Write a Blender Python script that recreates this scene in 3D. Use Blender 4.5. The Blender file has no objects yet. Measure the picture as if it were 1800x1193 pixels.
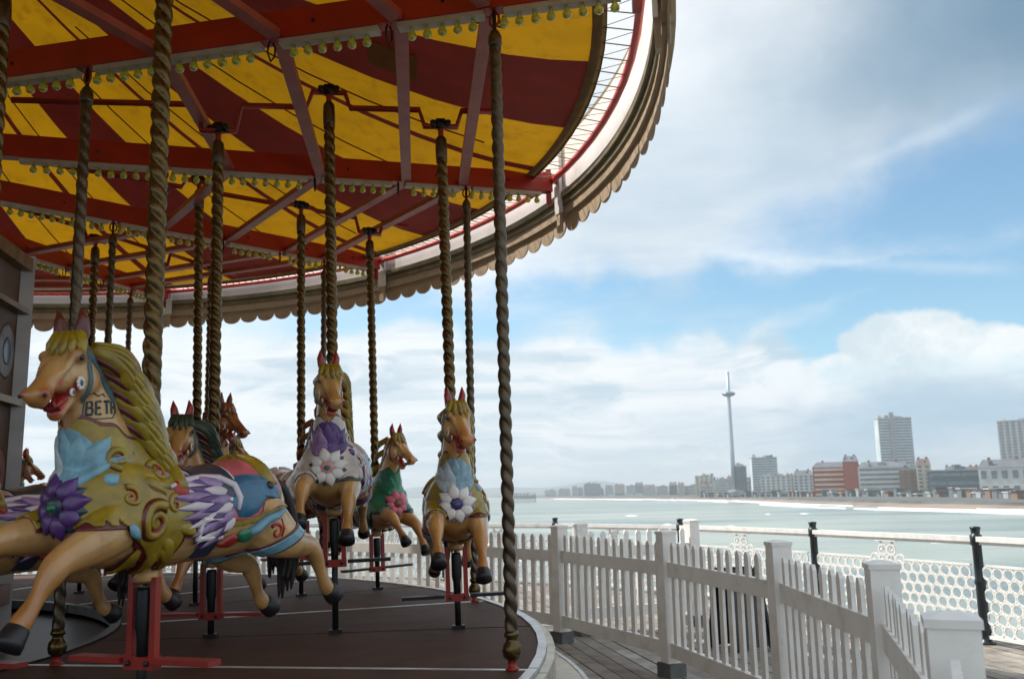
import bpy, bmesh, math, random
import numpy as np
from mathutils import Vector, Matrix
from mathutils.bvhtree import BVHTree

random.seed(7)
rng = np.random.default_rng(7)
scene = bpy.context.scene
COL = scene.collection
R = math.radians

# ------------------------------------------------------------------ camera
EYE = 1.5
PITCH, ROLL = 0.1688, 0.0198
cam_data = bpy.data.cameras.new('camera')
cam = bpy.data.objects.new('camera', cam_data)
COL.objects.link(cam)
cam_data.sensor_width = 36.0
cam_data.lens = 36.0 * 1596.3 / 1800.0
cam_data.clip_start = 0.05
cam_data.clip_end = 60000
cam.matrix_world = (Matrix.Translation((0, 0, EYE)) @ Matrix.Rotation(math.pi / 2 + PITCH, 4, 'X')
                    @ Matrix.Rotation(-ROLL, 4, 'Z'))
cam_data.dof.use_dof = True
cam_data.dof.focus_distance = 5.6
cam_data.dof.aperture_fstop = 4.0
scene.camera = cam

# ------------------------------------------------------------------ sky, sun, exposure
SUN_EL, SUN_AZ = R(50), R(-68)            # azimuth from +Y towards +X
world = bpy.data.worlds.new('World')
scene.world = world
world.use_nodes = True
wn = world.node_tree
wn.nodes.clear()
def wnode(t, **kw):
    n = wn.nodes.new(t)
    for k, v in kw.items():
        setattr(n, k, v)
    return n
def wmath(op, a, b=None, c=None, clamp=False):
    n = wnode('ShaderNodeMath', operation=op, use_clamp=clamp)
    for i, v in enumerate((a, b, c)):
        if v is None:
            continue
        if isinstance(v, (int, float)):
            n.inputs[i].default_value = v
        else:
            wn.links.new(v, n.inputs[i])
    return n.outputs[0]
def wmix(fac, a, b):
    n = wnode('ShaderNodeMix', data_type='RGBA')
    n.clamp_factor = True
    for i, v in ((0, fac), (6, a), (7, b)):
        if isinstance(v, (int, float)):
            n.inputs[i].default_value = v
        elif isinstance(v, tuple):
            n.inputs[i].default_value = (*v, 1)
        else:
            wn.links.new(v, n.inputs[i])
    return n.outputs[2]
def wramp(v, lo, hi):
    n = wnode('ShaderNodeMapRange', interpolation_type='SMOOTHSTEP')
    wn.links.new(v, n.inputs[0])
    n.inputs[1].default_value = lo; n.inputs[2].default_value = hi
    return n.outputs[0]
sky = wnode('ShaderNodeTexSky', sky_type='NISHITA')
sky.sun_disc = False
sky.sun_elevation = SUN_EL
sky.sun_rotation = SUN_AZ
sky.air_density = 1.0; sky.dust_density = 0.6; sky.ozone_density = 1.5
tc = wnode('ShaderNodeTexCoord')
sep = wnode('ShaderNodeSeparateXYZ'); wn.links.new(tc.outputs['Generated'], sep.inputs[0])
az = wmath('ARCTAN2', sep.outputs[0], sep.outputs[1])
el = wmath('ARCSINE', sep.outputs[2])
# clouds live on a layer seen in perspective: direction divided by height
zz = wmath('MAXIMUM', wmath('ADD', sep.outputs[2], 0.10), 0.03)
cu = wmath('DIVIDE', sep.outputs[0], zz); cv_ = wmath('DIVIDE', sep.outputs[1], zz)
cxy = wnode('ShaderNodeCombineXYZ'); wn.links.new(cu, cxy.inputs[0]); wn.links.new(cv_, cxy.inputs[1])
def wnoise(vec, scale, detail, rough, w=0.0, dist=0.0):
    n = wnode('ShaderNodeTexNoise', noise_dimensions='4D')
    wn.links.new(vec, n.inputs['Vector'])
    n.inputs['W'].default_value = w
    n.inputs['Scale'].default_value = scale; n.inputs['Detail'].default_value = detail
    n.inputs['Roughness'].default_value = rough; n.inputs['Distortion'].default_value = dist
    return n.outputs[0]
n_big = wnoise(cxy.outputs[0], 0.55, 10, 0.58, 3.1, 0.6)
n_sh = wnoise(cxy.outputs[0], 0.9, 9, 0.58, 9.4, 0.4)
n_fine = wnoise(tc.outputs['Generated'], 11.0, 9, 0.60, 1.7, 0.2)
n_wa = wnoise(tc.outputs['Generated'], 5.0, 7, 0.55, 6.2)
n_we = wnoise(tc.outputs['Generated'], 6.5, 7, 0.55, 2.9)
azw = wmath('ADD', az, wmath('MULTIPLY', wmath('SUBTRACT', n_wa, 0.5), 0.34))
elw = wmath('ADD', el, wmath('MULTIPLY', wmath('SUBTRACT', n_we, 0.5), 0.17))
def blob(a0, e0, sa, se, warp=True, wob=0.0):
    da = wmath('DIVIDE', wmath('SUBTRACT', azw if warp else az, a0), sa)
    de = wmath('DIVIDE', wmath('SUBTRACT', elw if warp else el, e0), se)
    d = wmath('SQRT', wmath('ADD', wmath('MULTIPLY', da, da), wmath('MULTIPLY', de, de)))
    if wob:
        d = wmath('ADD', d, wmath('MULTIPLY', wmath('SUBTRACT', n_fine, 0.5), wob))
    return d
# clear lanes of blue between the cloud banks
blue1 = wramp(blob(R(28), R(15.5), R(10), R(4.4)), 1.7, 0.1)
blue2 = wramp(blob(R(16), R(11.6), R(30), R(2.2)), 1.6, 0.1)
blue3 = wramp(blob(R(27), R(3.6), R(16), R(2.4)), 1.5, 0.1)
blue4 = wramp(blob(R(26), R(8.5), R(10), R(4.0)), 1.5, 0.2)
blue = wmath('MAXIMUM', wmath('MAXIMUM', blue1, wmath('MULTIPLY', blue2, 0.9)), blue4)
cover = wramp(wmath('SUBTRACT', wmath('ADD', n_big, 0.20), wmath('MULTIPLY', blue, 0.42)), 0.34, 0.72)
dark = wramp(blob(R(36), R(25.5), R(17), R(7.5)), 1.6, 0.15)
shade = wramp(wmath('ADD', n_sh, wmath('MULTIPLY', dark, 0.20)), 0.40, 0.74)
CL_W, CL_G = (8.0, 8.25, 8.45), (4.7, 5.7, 6.5)
ccol = wmix(shade, CL_W, CL_G)
ccol = wmix(wmath('MULTIPLY', dark, 0.92), ccol, (1.25, 2.25, 3.3))
# banks of cloud low over the sea
low = wramp(wmath('ADD', elw, wmath('MULTIPLY', wmath('MAXIMUM', wmath('SUBTRACT', az, 0.29), 0.0), 0.95)), R(10.4), R(8.6))
nb = wnode('ShaderNodeCombineXYZ')
wn.links.new(wmath('MULTIPLY', azw, 2.6), nb.inputs[0]); wn.links.new(wmath('MULTIPLY', el, 15), nb.inputs[1])
n_band = wnoise(nb.outputs[0], 1.9, 9, 0.60, 4.0, 0.7)
lowcol = wmix(wramp(n_band, 0.40, 0.64), (7.9, 8.2, 8.4), (4.5, 5.7, 6.6))
lowcol = wmix(wmath('MULTIPLY', blue3, 0.85), lowcol, (3.0, 4.6, 6.0))
lowcov = low
# one heaped white cloud over the town
cum_a = wramp(blob(R(24.2), R(7.6), R(4.2), R(2.6), False, 1.5), 1.02, 0.84)
cum_b = wramp(blob(R(28.6), R(7.0), R(3.4), R(2.0), False, 1.5), 1.02, 0.84)
cum_c = wramp(blob(R(20.2), R(6.6), R(2.6), R(1.4), False, 1.5), 1.02, 0.84)
cum = wmath('MULTIPLY', wmath('MAXIMUM', wmath('MAXIMUM', cum_a, cum_b), cum_c), wramp(el, R(5.6), R(7.8)))
def streak(a0, e0, slope, w, a1, a2):
    ln = wmath('ABSOLUTE', wmath('SUBTRACT', wmath('SUBTRACT', el, e0), wmath('MULTIPLY', wmath('SUBTRACT', az, a0), slope)))
    m = wramp(wmath('ADD', ln, wmath('MULTIPLY', wmath('ABSOLUTE', wmath('SUBTRACT', n_fine, 0.5)), w * 3)), w, 0.0)
    return wmath('MULTIPLY', m, wmath('MULTIPLY', wramp(az, a1, a1 + 0.05), wramp(az, a2, a2 - 0.06)))
st = wmath('MAXIMUM', streak(R(22), R(13.0), -0.16, 0.013, R(12), R(31)), streak(R(26), R(19.8), 0.25, 0.016, R(20), R(31)))
skyblue = wnode('ShaderNodeMix', data_type='RGBA', blend_type='MULTIPLY')
skyblue.inputs[0].default_value = 1.0
wn.links.new(sky.outputs[0], skyblue.inputs[6]); skyblue.inputs[7].default_value = (1.05, 1.33, 1.33, 1)
c = wmix(wmath('MULTIPLY', cover, 0.93), skyblue.outputs[2], ccol)
c = wmix(wmath('MULTIPLY', st, 0.22), c, (8.2, 8.6, 8.9))
c = wmix(wmath('MULTIPLY', lowcov, 0.9), c, lowcol)
near = wramp(elw, R(7.2), R(4.8))
c = wmix(wmath('MULTIPLY', near, 0.92), c, lowcol)
c = wmix(wmath('MULTIPLY', cum, 0.9), c, wmix(wramp(n_fine, 0.62, 0.40), (8.9, 8.9, 8.8), (5.9, 6.7, 7.1)))
bg = wnode('ShaderNodeBackground'); bg.inputs[1].default_value = 0.10
wn.links.new(c, bg.inputs[0])
wo = wnode('ShaderNodeOutputWorld'); wn.links.new(bg.outputs[0], wo.inputs[0])

sun_data = bpy.data.lights.new('sun', 'SUN')
sun_data.energy = 4.6; sun_data.angle = R(0.53); sun_data.color = (1.0, 0.95, 0.87)
sun = bpy.data.objects.new('sun', sun_data); COL.objects.link(sun)
sd = Vector((math.sin(SUN_AZ) * math.cos(SUN_EL), math.cos(SUN_AZ) * math.cos(SUN_EL), math.sin(SUN_EL)))
sun.rotation_euler = sd.to_track_quat('Z', 'Y').to_euler()
sun.location = (0, 0, 60)
scene.view_settings.view_transform = 'Standard'
scene.view_settings.look = 'None'
scene.view_settings.exposure = 0.34
scene.view_settings.gamma = 1.0
scene.view_settings.use_curve_mapping = False
scene.render.engine = 'CYCLES'

# ------------------------------------------------------------------ materials
MATS = {}
def mat(name, col, rough=0.5, metal=0.0, var=0.15, scale=8.0, bump=0.0, bscale=60.0, trans=0.0, attr=None,
        coat=0.0, spec=0.5, dirt=None, dirt_amt=0.0, dirt_scale=3.0):
    if name in MATS:
        return MATS[name]
    m = bpy.data.materials.new(name); m.use_nodes = True
    nt = m.node_tree; nd = nt.nodes; ln = nt.links
    p = nd['Principled BSDF']; out = nd['Material Output']
    p.inputs['Roughness'].default_value = rough
    p.inputs['Metallic'].default_value = metal
    p.inputs['Specular IOR Level'].default_value = spec
    if coat:
        p.inputs['Coat Weight'].default_value = coat
        p.inputs['Coat Roughness'].default_value = 0.15
    tcn = nd.new('ShaderNodeTexCoord')
    ns = nd.new('ShaderNodeTexNoise'); ns.inputs['Scale'].default_value = scale; ns.inputs['Detail'].default_value = 6
    ln.new(tcn.outputs['Object'], ns.inputs['Vector'])
    mr = nd.new('ShaderNodeMapRange'); mr.inputs[1].default_value = 0.3; mr.inputs[2].default_value = 0.7
    mr.inputs[3].default_value = 1 - var; mr.inputs[4].default_value = 1 + var
    ln.new(ns.outputs[0], mr.inputs[0])
    mx = nd.new('ShaderNodeMix'); mx.data_type = 'RGBA'; mx.blend_type = 'MULTIPLY'; mx.inputs[0].default_value = 1
    if attr:
        at = nd.new('ShaderNodeAttribute'); at.attribute_name = attr
        ln.new(at.outputs['Color'], mx.inputs[6])
    else:
        mx.inputs[6].default_value = (*col, 1)
    ln.new(mr.outputs[0], mx.inputs[7])
    colour = mx.outputs[2]
    if dirt:
        n2 = nd.new('ShaderNodeTexNoise'); n2.inputs['Scale'].default_value = dirt_scale; n2.inputs['Detail'].default_value = 9
        n2.inputs['Roughness'].default_value = 0.65
        ln.new(tcn.outputs['Object'], n2.inputs['Vector'])
        r2 = nd.new('ShaderNodeMapRange'); r2.inputs[1].default_value = 0.52; r2.inputs[2].default_value = 0.72
        r2.inputs[4].default_value = dirt_amt
        ln.new(n2.outputs[0], r2.inputs[0])
        m2 = nd.new('ShaderNodeMix'); m2.data_type = 'RGBA'
        ln.new(r2.outputs[0], m2.inputs[0]); ln.new(colour, m2.inputs[6]); m2.inputs[7].default_value = (*dirt, 1)
        colour = m2.outputs[2]
    ln.new(colour, p.inputs['Base Color'])
    if bump:
        bn = nd.new('ShaderNodeTexNoise'); bn.inputs['Scale'].default_value = bscale; bn.inputs['Detail'].default_value = 4
        ln.new(tcn.outputs['Object'], bn.inputs['Vector'])
        bp = nd.new('ShaderNodeBump'); bp.inputs['Strength'].default_value = bump; bp.inputs['Distance'].default_value = 0.01
        ln.new(bn.outputs[0], bp.inputs['Height']); ln.new(bp.outputs[0], p.inputs['Normal'])
    if trans:
        tr = nd.new('ShaderNodeBsdfTranslucent'); ln.new(colour, tr.inputs[0])
        ms = nd.new('ShaderNodeMixShader'); ms.inputs[0].default_value = trans
        ln.new(p.outputs[0], ms.inputs[1]); ln.new(tr.outputs[0], ms.inputs[2]); ln.new(ms.outputs[0], out.inputs[0])
    MATS[name] = m
    return m

# paint colours of the ride
OLIVE = mat('paint_olive_gold', (0.28, 0.205, 0.014), 0.32, var=0.25, scale=14, coat=0.3, dirt=(0.13, 0.06, 0.008), dirt_amt=0.75, dirt_scale=11)
MAROON = mat('paint_maroon', (0.11, 0.014, 0.014), 0.35, var=0.2, coat=0.3)
PINK = mat('paint_pink', (0.52, 0.115, 0.15), 0.35, var=0.2, coat=0.3)
ROSE = mat('paint_rose', (0.70, 0.30, 0.36), 0.35, var=0.2, coat=0.3)
NAVY = mat('paint_navy', (0.018, 0.035, 0.075), 0.3, var=0.25, coat=0.3)
BLUE = mat('paint_blue', (0.02, 0.13, 0.25), 0.32, var=0.25, scale=16, coat=0.3)
LBLUE = mat('paint_light_blue', (0.15, 0.34, 0.45), 0.32, var=0.25, scale=16, coat=0.3)
WHITE = mat('paint_white', (0.74, 0.74, 0.72), 0.32, var=0.10, coat=0.3)
PURPLE = mat('paint_purple', (0.075, 0.028, 0.17), 0.33, var=0.25, coat=0.3)
LILAC = mat('paint_lilac', (0.27, 0.18, 0.36), 0.33, var=0.25, scale=20, coat=0.3)
GREEN = mat('paint_green', (0.012, 0.19, 0.10), 0.32, var=0.25, coat=0.3)
REDP = mat('paint_red', (0.33, 0.015, 0.015), 0.32, var=0.2, coat=0.3)
BROWN = mat('paint_brown', (0.22, 0.075, 0.025), 0.35, var=0.25, coat=0.3)
BLACK = mat('paint_black', (0.012, 0.013, 0.018), 0.4, var=0.2)
TAN = mat('paint_tan', (0.50, 0.29, 0.11), 0.35, var=0.2, coat=0.2)
EYEM = mat('eye_glass', (0.015, 0.01, 0.008), 0.05, var=0.0)
HAIR = mat('horse_hair', (0.012, 0.010, 0.010), 0.6, var=0.4, scale=40)
BODY_TAN = mat('horse_paint', (1, 1, 1), 0.28, var=0.14, scale=7, attr='paint', coat=0.6, dirt=(0.27, 0.11, 0.022), dirt_amt=0.6, dirt_scale=9, bump=0.12, bscale=25)
BRASS = mat('twisted_brass', (0.115, 0.078, 0.032), 0.27, 0.85, var=0.18, scale=14, bump=0.1)
BRASS_DULL = mat('dull_brass', (0.105, 0.083, 0.056), 0.34, 0.75, var=0.18, scale=14, bump=0.1)
IRON = mat('dark_iron', (0.02, 0.022, 0.026), 0.42, 0.5, var=0.3)
REDPAINT = mat('red_enamel', (0.30, 0.018, 0.010), 0.38, var=0.18, dirt=(0.10, 0.02, 0.012), dirt_amt=0.5, dirt_scale=4)
BEAMRED = mat('beam_red', (0.34, 0.015, 0.008), 0.42, var=0.15, scale=5, dirt=(0.16, 0.02, 0.012), dirt_amt=0.45, dirt_scale=3)
STRUT = mat('strut_pink_red', (0.34, 0.075, 0.06), 0.48, var=0.2, scale=6, dirt=(0.25, 0.05, 0.04), dirt_amt=0.5, dirt_scale=5)
BATTEN = mat('batten_white', (0.46, 0.40, 0.32), 0.5, var=0.15, dirt=(0.30, 0.22, 0.14), dirt_amt=0.5, dirt_scale=6)
CAN_Y = mat('canvas_yellow', (0.70, 0.36, 0.006), 0.8, var=0.10, scale=3, trans=0.18, dirt=(0.34, 0.13, 0.01), dirt_amt=0.45, dirt_scale=7)
CAN_R = mat('canvas_red', (0.15, 0.014, 0.009), 0.8, var=0.2, scale=3, trans=0.12, dirt=(0.12, 0.02, 0.012), dirt_amt=0.4, dirt_scale=4)
CAN_H = mat('canvas_hem', (0.16, 0.10, 0.035), 0.8, var=0.2, trans=0.15)
BOARDW = mat('board_white', (0.76, 0.75, 0.72), 0.5, var=0.08, scale=2, dirt=(0.45, 0.38, 0.30), dirt_amt=0.45, dirt_scale=3)
MOULD = mat('moulding_bronze', (0.20, 0.17, 0.09), 0.5, var=0.3, scale=5, dirt=(0.07, 0.07, 0.03), dirt_amt=0.6, dirt_scale=4)
BOARDT = mat('board_tan', (0.46, 0.36, 0.245), 0.5, var=0.18, scale=4, dirt=(0.22, 0.13, 0.08), dirt_amt=0.5, dirt_scale=4)
BOARDO = mat('board_outer', (0.16, 0.34, 0.36), 0.45, var=0.3, scale=4)
FLOOR = mat('platform_brown', (0.075, 0.036, 0.022), 0.7, spec=0.22, var=0.18, scale=4, dirt=(0.03, 0.02, 0.017), dirt_amt=0.7, dirt_scale=2.5, bump=0.2, bscale=120)
STEEL = mat('worn_steel', (0.55, 0.55, 0.54), 0.38, 0.7, var=0.2, scale=9)
RIMPALE = mat('rim_pale', (0.55, 0.52, 0.42), 0.4, 0.1, var=0.2, scale=5, dirt=(0.25, 0.22, 0.12), dirt_amt=0.6, dirt_scale=4)
GOLDDARK = mat('carved_gold', (0.17, 0.09, 0.025), 0.4, 0.3, var=0.4, scale=9)
DRUMPANEL = mat('drum_panel', (0.10, 0.05, 0.02), 0.6, var=0.35, scale=4, dirt=(0.10, 0.10, 0.16), dirt_amt=0.8, dirt_scale=4)
GLASSB = bpy.data.materials.new('bulb_glass'); GLASSB.use_nodes = True
_p = GLASSB.node_tree.nodes['Principled BSDF']
_p.inputs['Base Color'].default_value = (0.55, 0.60, 0.06, 1); _p.inputs['Roughness'].default_value = 0.08
_p.inputs['Transmission Weight'].default_value = 0.35; _p.inputs['Coat Weight'].default_value = 1.0
FENCEW = mat('fence_vinyl', (0.85, 0.84, 0.81), 0.35, var=0.06, scale=3, dirt=(0.42, 0.38, 0.33), dirt_amt=0.45, dirt_scale=5)
BLOCK = mat('grey_block', (0.12, 0.13, 0.13), 0.7, var=0.2, bump=0.3)
RAILW = mat('rail_white', (0.80, 0.80, 0.78), 0.4, var=0.08, dirt=(0.45, 0.35, 0.25), dirt_amt=0.3, dirt_scale=7)
RAILB = mat('post_black', (0.012, 0.018, 0.024), 0.35, var=0.3)
PLANK = [mat('plank_%s' % n, c, 0.62, var=0.35, scale=5, dirt=(0.09, 0.08, 0.07), dirt_amt=0.6, dirt_scale=4, bump=0.3, bscale=40)
         for n, c in (('grey', (0.24, 0.21, 0.18)), ('brown', (0.20, 0.165, 0.135)), ('pale', (0.30, 0.27, 0.235)))]
DECKD = mat('deck_dark', (0.05, 0.045, 0.04), 0.8, var=0.2)

# ------------------------------------------------------------------ mesh helpers
class MB:
    def __init__(self):
        self.v = []; self.f = []
    def add(self, vs, fs):
        o = len(self.v)
        self.v += [tuple(p) for p in vs]
        self.f += [tuple(i + o for i in f) for f in fs]
        return self
    def box(self, c, s, rot=None, bev=0.0):
        hx, hy, hz = s[0] / 2, s[1] / 2, s[2] / 2
        P = [Vector((x, y, z)) for x in (-hx, hx) for y in (-hy, hy) for z in (-hz, hz)]
        if rot is not None:
            P = [rot @ p for p in P]
        P = [p + Vector(c) for p in P]
        return self.add(P, [(0, 1, 3, 2), (4, 6, 7, 5), (0, 4, 5, 1), (2, 3, 7, 6), (0, 2, 6, 4), (1, 5, 7, 3)])
    def bar(self, a, b, w, h, up=(0, 0, 1)):
        a, b = Vector(a), Vector(b); t = (b - a).normalized(); upv = Vector(up)
        s = t.cross(upv)
        if s.length < 1e-4:
            s = Vector((1, 0, 0))
        s.normalize(); u = s.cross(t).normalized()
        P = [p + s * (sx * w / 2) + u * (sz * h / 2) for p in (a, b) for sx in (-1, 1) for sz in (-1, 1)]
        return self.add(P, [(0, 1, 3, 2), (4, 6, 7, 5), (0, 4, 5, 1), (2, 3, 7, 6), (0, 2, 6, 4), (1, 5, 7, 3)])
    def tube(self, pts, rad, seg=8, flat=1.0, up=(0, 1, 0), cap=True):
        pts = [Vector(p) for p in pts]; n = len(pts)
        if not hasattr(rad, '__len__'):
            rad = [rad] * n
        V = []; ref = Vector(up)
        for i in range(n):
            t = (pts[min(i + 1, n - 1)] - pts[max(i - 1, 0)]).normalized()
            s = ref - t * ref.dot(t)
            if s.length < 1e-3:
                s = t.orthogonal()
            s.normalize(); u = t.cross(s)
            r = rad[i]
            rs, ru = (r if isinstance(r, tuple) else (r * flat, r))
            for k in range(seg):
                a = 2 * math.pi * k / seg
                V.append(pts[i] + s * (rs * math.cos(a)) + u * (ru * math.sin(a)))
        F = []
        for i in range(n - 1):
            for k in range(seg):
                k2 = (k + 1) % seg
                F.append((i * seg + k, i * seg + k2, (i + 1) * seg + k2, (i + 1) * seg + k))
        if cap:
            F.append(tuple(range(seg))[::-1]); F.append(tuple((n - 1) * seg + k for k in range(seg)))
        return self.add(V, F)
    def lathe(self, prof, seg=16, c=(0, 0, 0)):
        V = []; n = len(prof)
        for r, z in prof:
            for k in range(seg):
                a = 2 * math.pi * k / seg
                V.append((c[0] + r * math.cos(a), c[1] + r * math.sin(a), c[2] + z))
        F = []
        for i in range(n - 1):
            for k in range(seg):
                k2 = (k + 1) % seg
                F.append((i * seg + k, i * seg + k2, (i + 1) * seg + k2, (i + 1) * seg + k))
        F.append(tuple(range(seg))[::-1]); F.append(tuple((n - 1) * seg + k for k in range(seg)))
        return self.add(V, F)
    def ball(self, c, r, seg=12, rings=7, rot=None):
        rx, ry, rz = r if hasattr(r, '__len__') else (r, r, r)
        V = []
        for i in range(rings + 1):
            p = math.pi * i / rings
            for k in range(seg):
                a = 2 * math.pi * k / seg
                v = Vector((rx * math.sin(p) * math.cos(a), ry * math.sin(p) * math.sin(a), rz * math.cos(p)))
                if rot is not None:
                    v = rot @ v
                V.append(v + Vector(c))
        F = [(i * seg + k, (i + 1) * seg + k, (i + 1) * seg + (k + 1) % seg, i * seg + (k + 1) % seg)
             for i in range(rings) for k in range(seg)]
        return self.add(V, F)
    def mesh(self, name, m=None, smooth=False):
        me = bpy.data.meshes.new(name)
        me.from_pydata([tuple(p) for p in self.v], [], self.f)
        bm = bmesh.new(); bm.from_mesh(me)
        bmesh.ops.remove_doubles(bm, verts=bm.verts, dist=1e-6)
        bmesh.ops.recalc_face_normals(bm, faces=bm.faces)
        bm.to_mesh(me); bm.free()
        if m:
            me.materials.append(m)
        if smooth:
            me.polygons.foreach_set('use_smooth', [True] * len(me.polygons))
        return me
    def build(self, name, m, parent=None, smooth=False):
        return place(name, self.mesh(name, m, smooth), parent)
def place(name, me, parent=None, loc=None, rot=None, m=None):
    o = bpy.data.objects.new(name, me); COL.objects.link(o)
    if parent is not None:
        o.parent = parent
    if loc is not None:
        o.location = loc
    if rot is not None:
        o.rotation_euler = rot
    if m is not None:
        o.material_slots[0].link = 'OBJECT'; o.material_slots[0].material = m
    return o
def empty(name, loc=(0, 0, 0), parent=None, rotz=0.0):
    o = bpy.data.objects.new(name, None); COL.objects.link(o)
    o.location = loc; o.rotation_euler = (0, 0, rotz); o.empty_display_size = 0.2
    if parent is not None:
        o.parent = parent
    return o
def tag(o, label=None, cat=None, group=None, kind=None):
    for k, v in (('label', label), ('category', cat), ('group', group), ('kind', kind)):
        if v:
            o[k] = v
    return o
# ------------------------------------------------------------------ water, land, deck
SEA = -9.5                       # deck is z = 0
def at(px, py, z):
    """point at height z seen at a pixel of the photograph (used to survey the shore)"""
    f = 1596.3; X = (px - 900) / f; Y = (596.5 - py) / f
    cr, sr = math.cos(-ROLL), math.sin(-ROLL)
    u, v = X * cr - Y * sr, X * sr + Y * cr
    c, s = math.cos(PITCH), math.sin(PITCH)
    d = Vector((u, c - v * s, s + v * c)); t = (z - EYE) / d.z
    return Vector((d.x * t, d.y * t, z))
def hor(px):                     # azimuth tangent (x / y) of a pixel column near the horizon
    p = at(px, 880 - (px - 900) * 0.0198 + 8, SEA)
    return p.x / p.y

sea_m = bpy.data.materials.new('sea_water'); sea_m.use_nodes = True
nt = sea_m.node_tree; p = nt.nodes['Principled BSDF']
p.inputs['Roughness'].default_value = 0.28
p.inputs['IOR'].default_value = 1.33
tcn = nt.nodes.new('ShaderNodeTexCoord')
mp = nt.nodes.new('ShaderNodeMapping'); mp.inputs['Scale'].default_value = (0.35, 1.0, 1.0)
mp.inputs['Rotation'].default_value = (0, 0, R(-18))
nt.links.new(tcn.outputs['Object'], mp.inputs[0])
n1 = nt.nodes.new('ShaderNodeTexNoise'); n1.inputs['Scale'].default_value = 0.016; n1.inputs['Detail'].default_value = 8
nt.links.new(mp.outputs[0], n1.inputs[0])
rp = nt.nodes.new('ShaderNodeValToRGB')
rp.color_ramp.elements[0].position = 0.42; rp.color_ramp.elements[0].color = (0.165, 0.205, 0.195, 1)
rp.color_ramp.elements[1].position = 0.57; rp.color_ramp.elements[1].color = (0.31, 0.345, 0.30, 1)
nt.links.new(n1.outputs[0], rp.inputs[0])
n3 = nt.nodes.new('ShaderNodeTexNoise'); n3.inputs['Scale'].default_value = 0.10; n3.inputs['Detail'].default_value = 8
n3.inputs['Roughness'].default_value = 0.7
nt.links.new(mp.outputs[0], n3.inputs[0])
fr = nt.nodes.new('ShaderNodeMapRange'); fr.inputs[1].default_value = 0.63; fr.inputs[2].default_value = 0.72; fr.inputs[4].default_value = 0.85
nt.links.new(n3.outputs[0], fr.inputs[0])
fm = nt.nodes.new('ShaderNodeMix'); fm.data_type = 'RGBA'; fm.inputs[7].default_value = (0.80, 0.82, 0.80, 1)
nt.links.new(fr.outputs[0], fm.inputs[0]); nt.links.new(rp.outputs[0], fm.inputs[6])
nt.links.new(fm.outputs[2], p.inputs['Base Color'])
w1 = nt.nodes.new('ShaderNodeTexNoise'); w1.inputs['Scale'].default_value = 0.22; w1.inputs['Detail'].default_value = 7
nt.links.new(mp.outputs[0], w1.inputs[0])
bp_ = nt.nodes.new('ShaderNodeBump'); bp_.inputs['Strength'].default_value = 0.9; bp_.inputs['Distance'].default_value = 1.2
nt.links.new(w1.outputs[0], bp_.inputs['Height']); nt.links.new(bp_.outputs[0], p.inputs['Normal'])
sea = MB().add([(-9000, -600, SEA), (9000, -600, SEA), (9000, 12000, SEA), (-9000, 12000, SEA)], [(0, 1, 2, 3)]).build('sea', sea_m)
tag(sea, 'pale green choppy sea between the pier and the town', 'sea', kind='structure')

# shoreline surveyed from right (near) to left (far), then the coast going off to the west
shore = [Vector((at(x, y, SEA).x, at(x, y, SEA).y, 0)) for x, y in
         ((2300, 912), (1800, 897), (1600, 892.5), (1450, 887.5), (1300, 880), (1150, 877.5), (1050, 876.8), (985, 876.2))]
shore = [Vector((900, 120, 0))] + shore + [Vector((-300, 5200, 0)), Vector((-2600, 7200, 0)), Vector((-7500, 9500, 0))]
def off(poly, d):
    out = []
    for i, q in enumerate(poly):
        t = (poly[min(i + 1, len(poly) - 1)] - poly[max(i - 1, 0)]).normalized()
        out.append(q + Vector((t.y, -t.x, 0)) * d)
    return out
def strip(a, b, za, zb):
    n = len(a)
    return MB().add([(q.x, q.y, za) for q in a] + [(q.x, q.y, zb) for q in b], [(i, i + 1, n + i + 1, n + i) for i in range(n - 1)])
BEACHM = mat('shingle', (0.25, 0.20, 0.165), 0.9, var=0.25, scale=0.05)
LANDM = mat('town_ground', (0.10, 0.105, 0.10), 0.9, var=0.3, scale=0.02)
HILLM = mat('downs', (0.10, 0.13, 0.12), 0.9, var=0.3, scale=0.004)
FOAM = mat('foam', (0.85, 0.86, 0.85), 0.7, var=0.08, scale=0.1)
prom = off(shore, 16)
tag(strip(off(shore, -6), prom, SEA - 0.3, SEA + 1.7).build('beach', BEACHM), 'strip of brown shingle beach below the town', 'beach', kind='structure')
tag(strip(prom, off(shore, 2500), SEA + 2.8, SEA + 16).build('land', LANDM), 'town ground behind the beach', 'land', kind='structure')
wallm = mat('sea_wall_grey', (0.14, 0.145, 0.14), 0.8, var=0.3, scale=0.05)
n = len(prom)
tag(MB().add([(q.x, q.y, SEA + 1.2) for q in prom] + [(q.x, q.y, SEA + 2.9) for q in prom],
             [(i, i + 1, n + i + 1, n + i) for i in range(n - 1)]).build('promenade', wallm), 'grey promenade wall above the beach', 'promenade', kind='structure')
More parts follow.
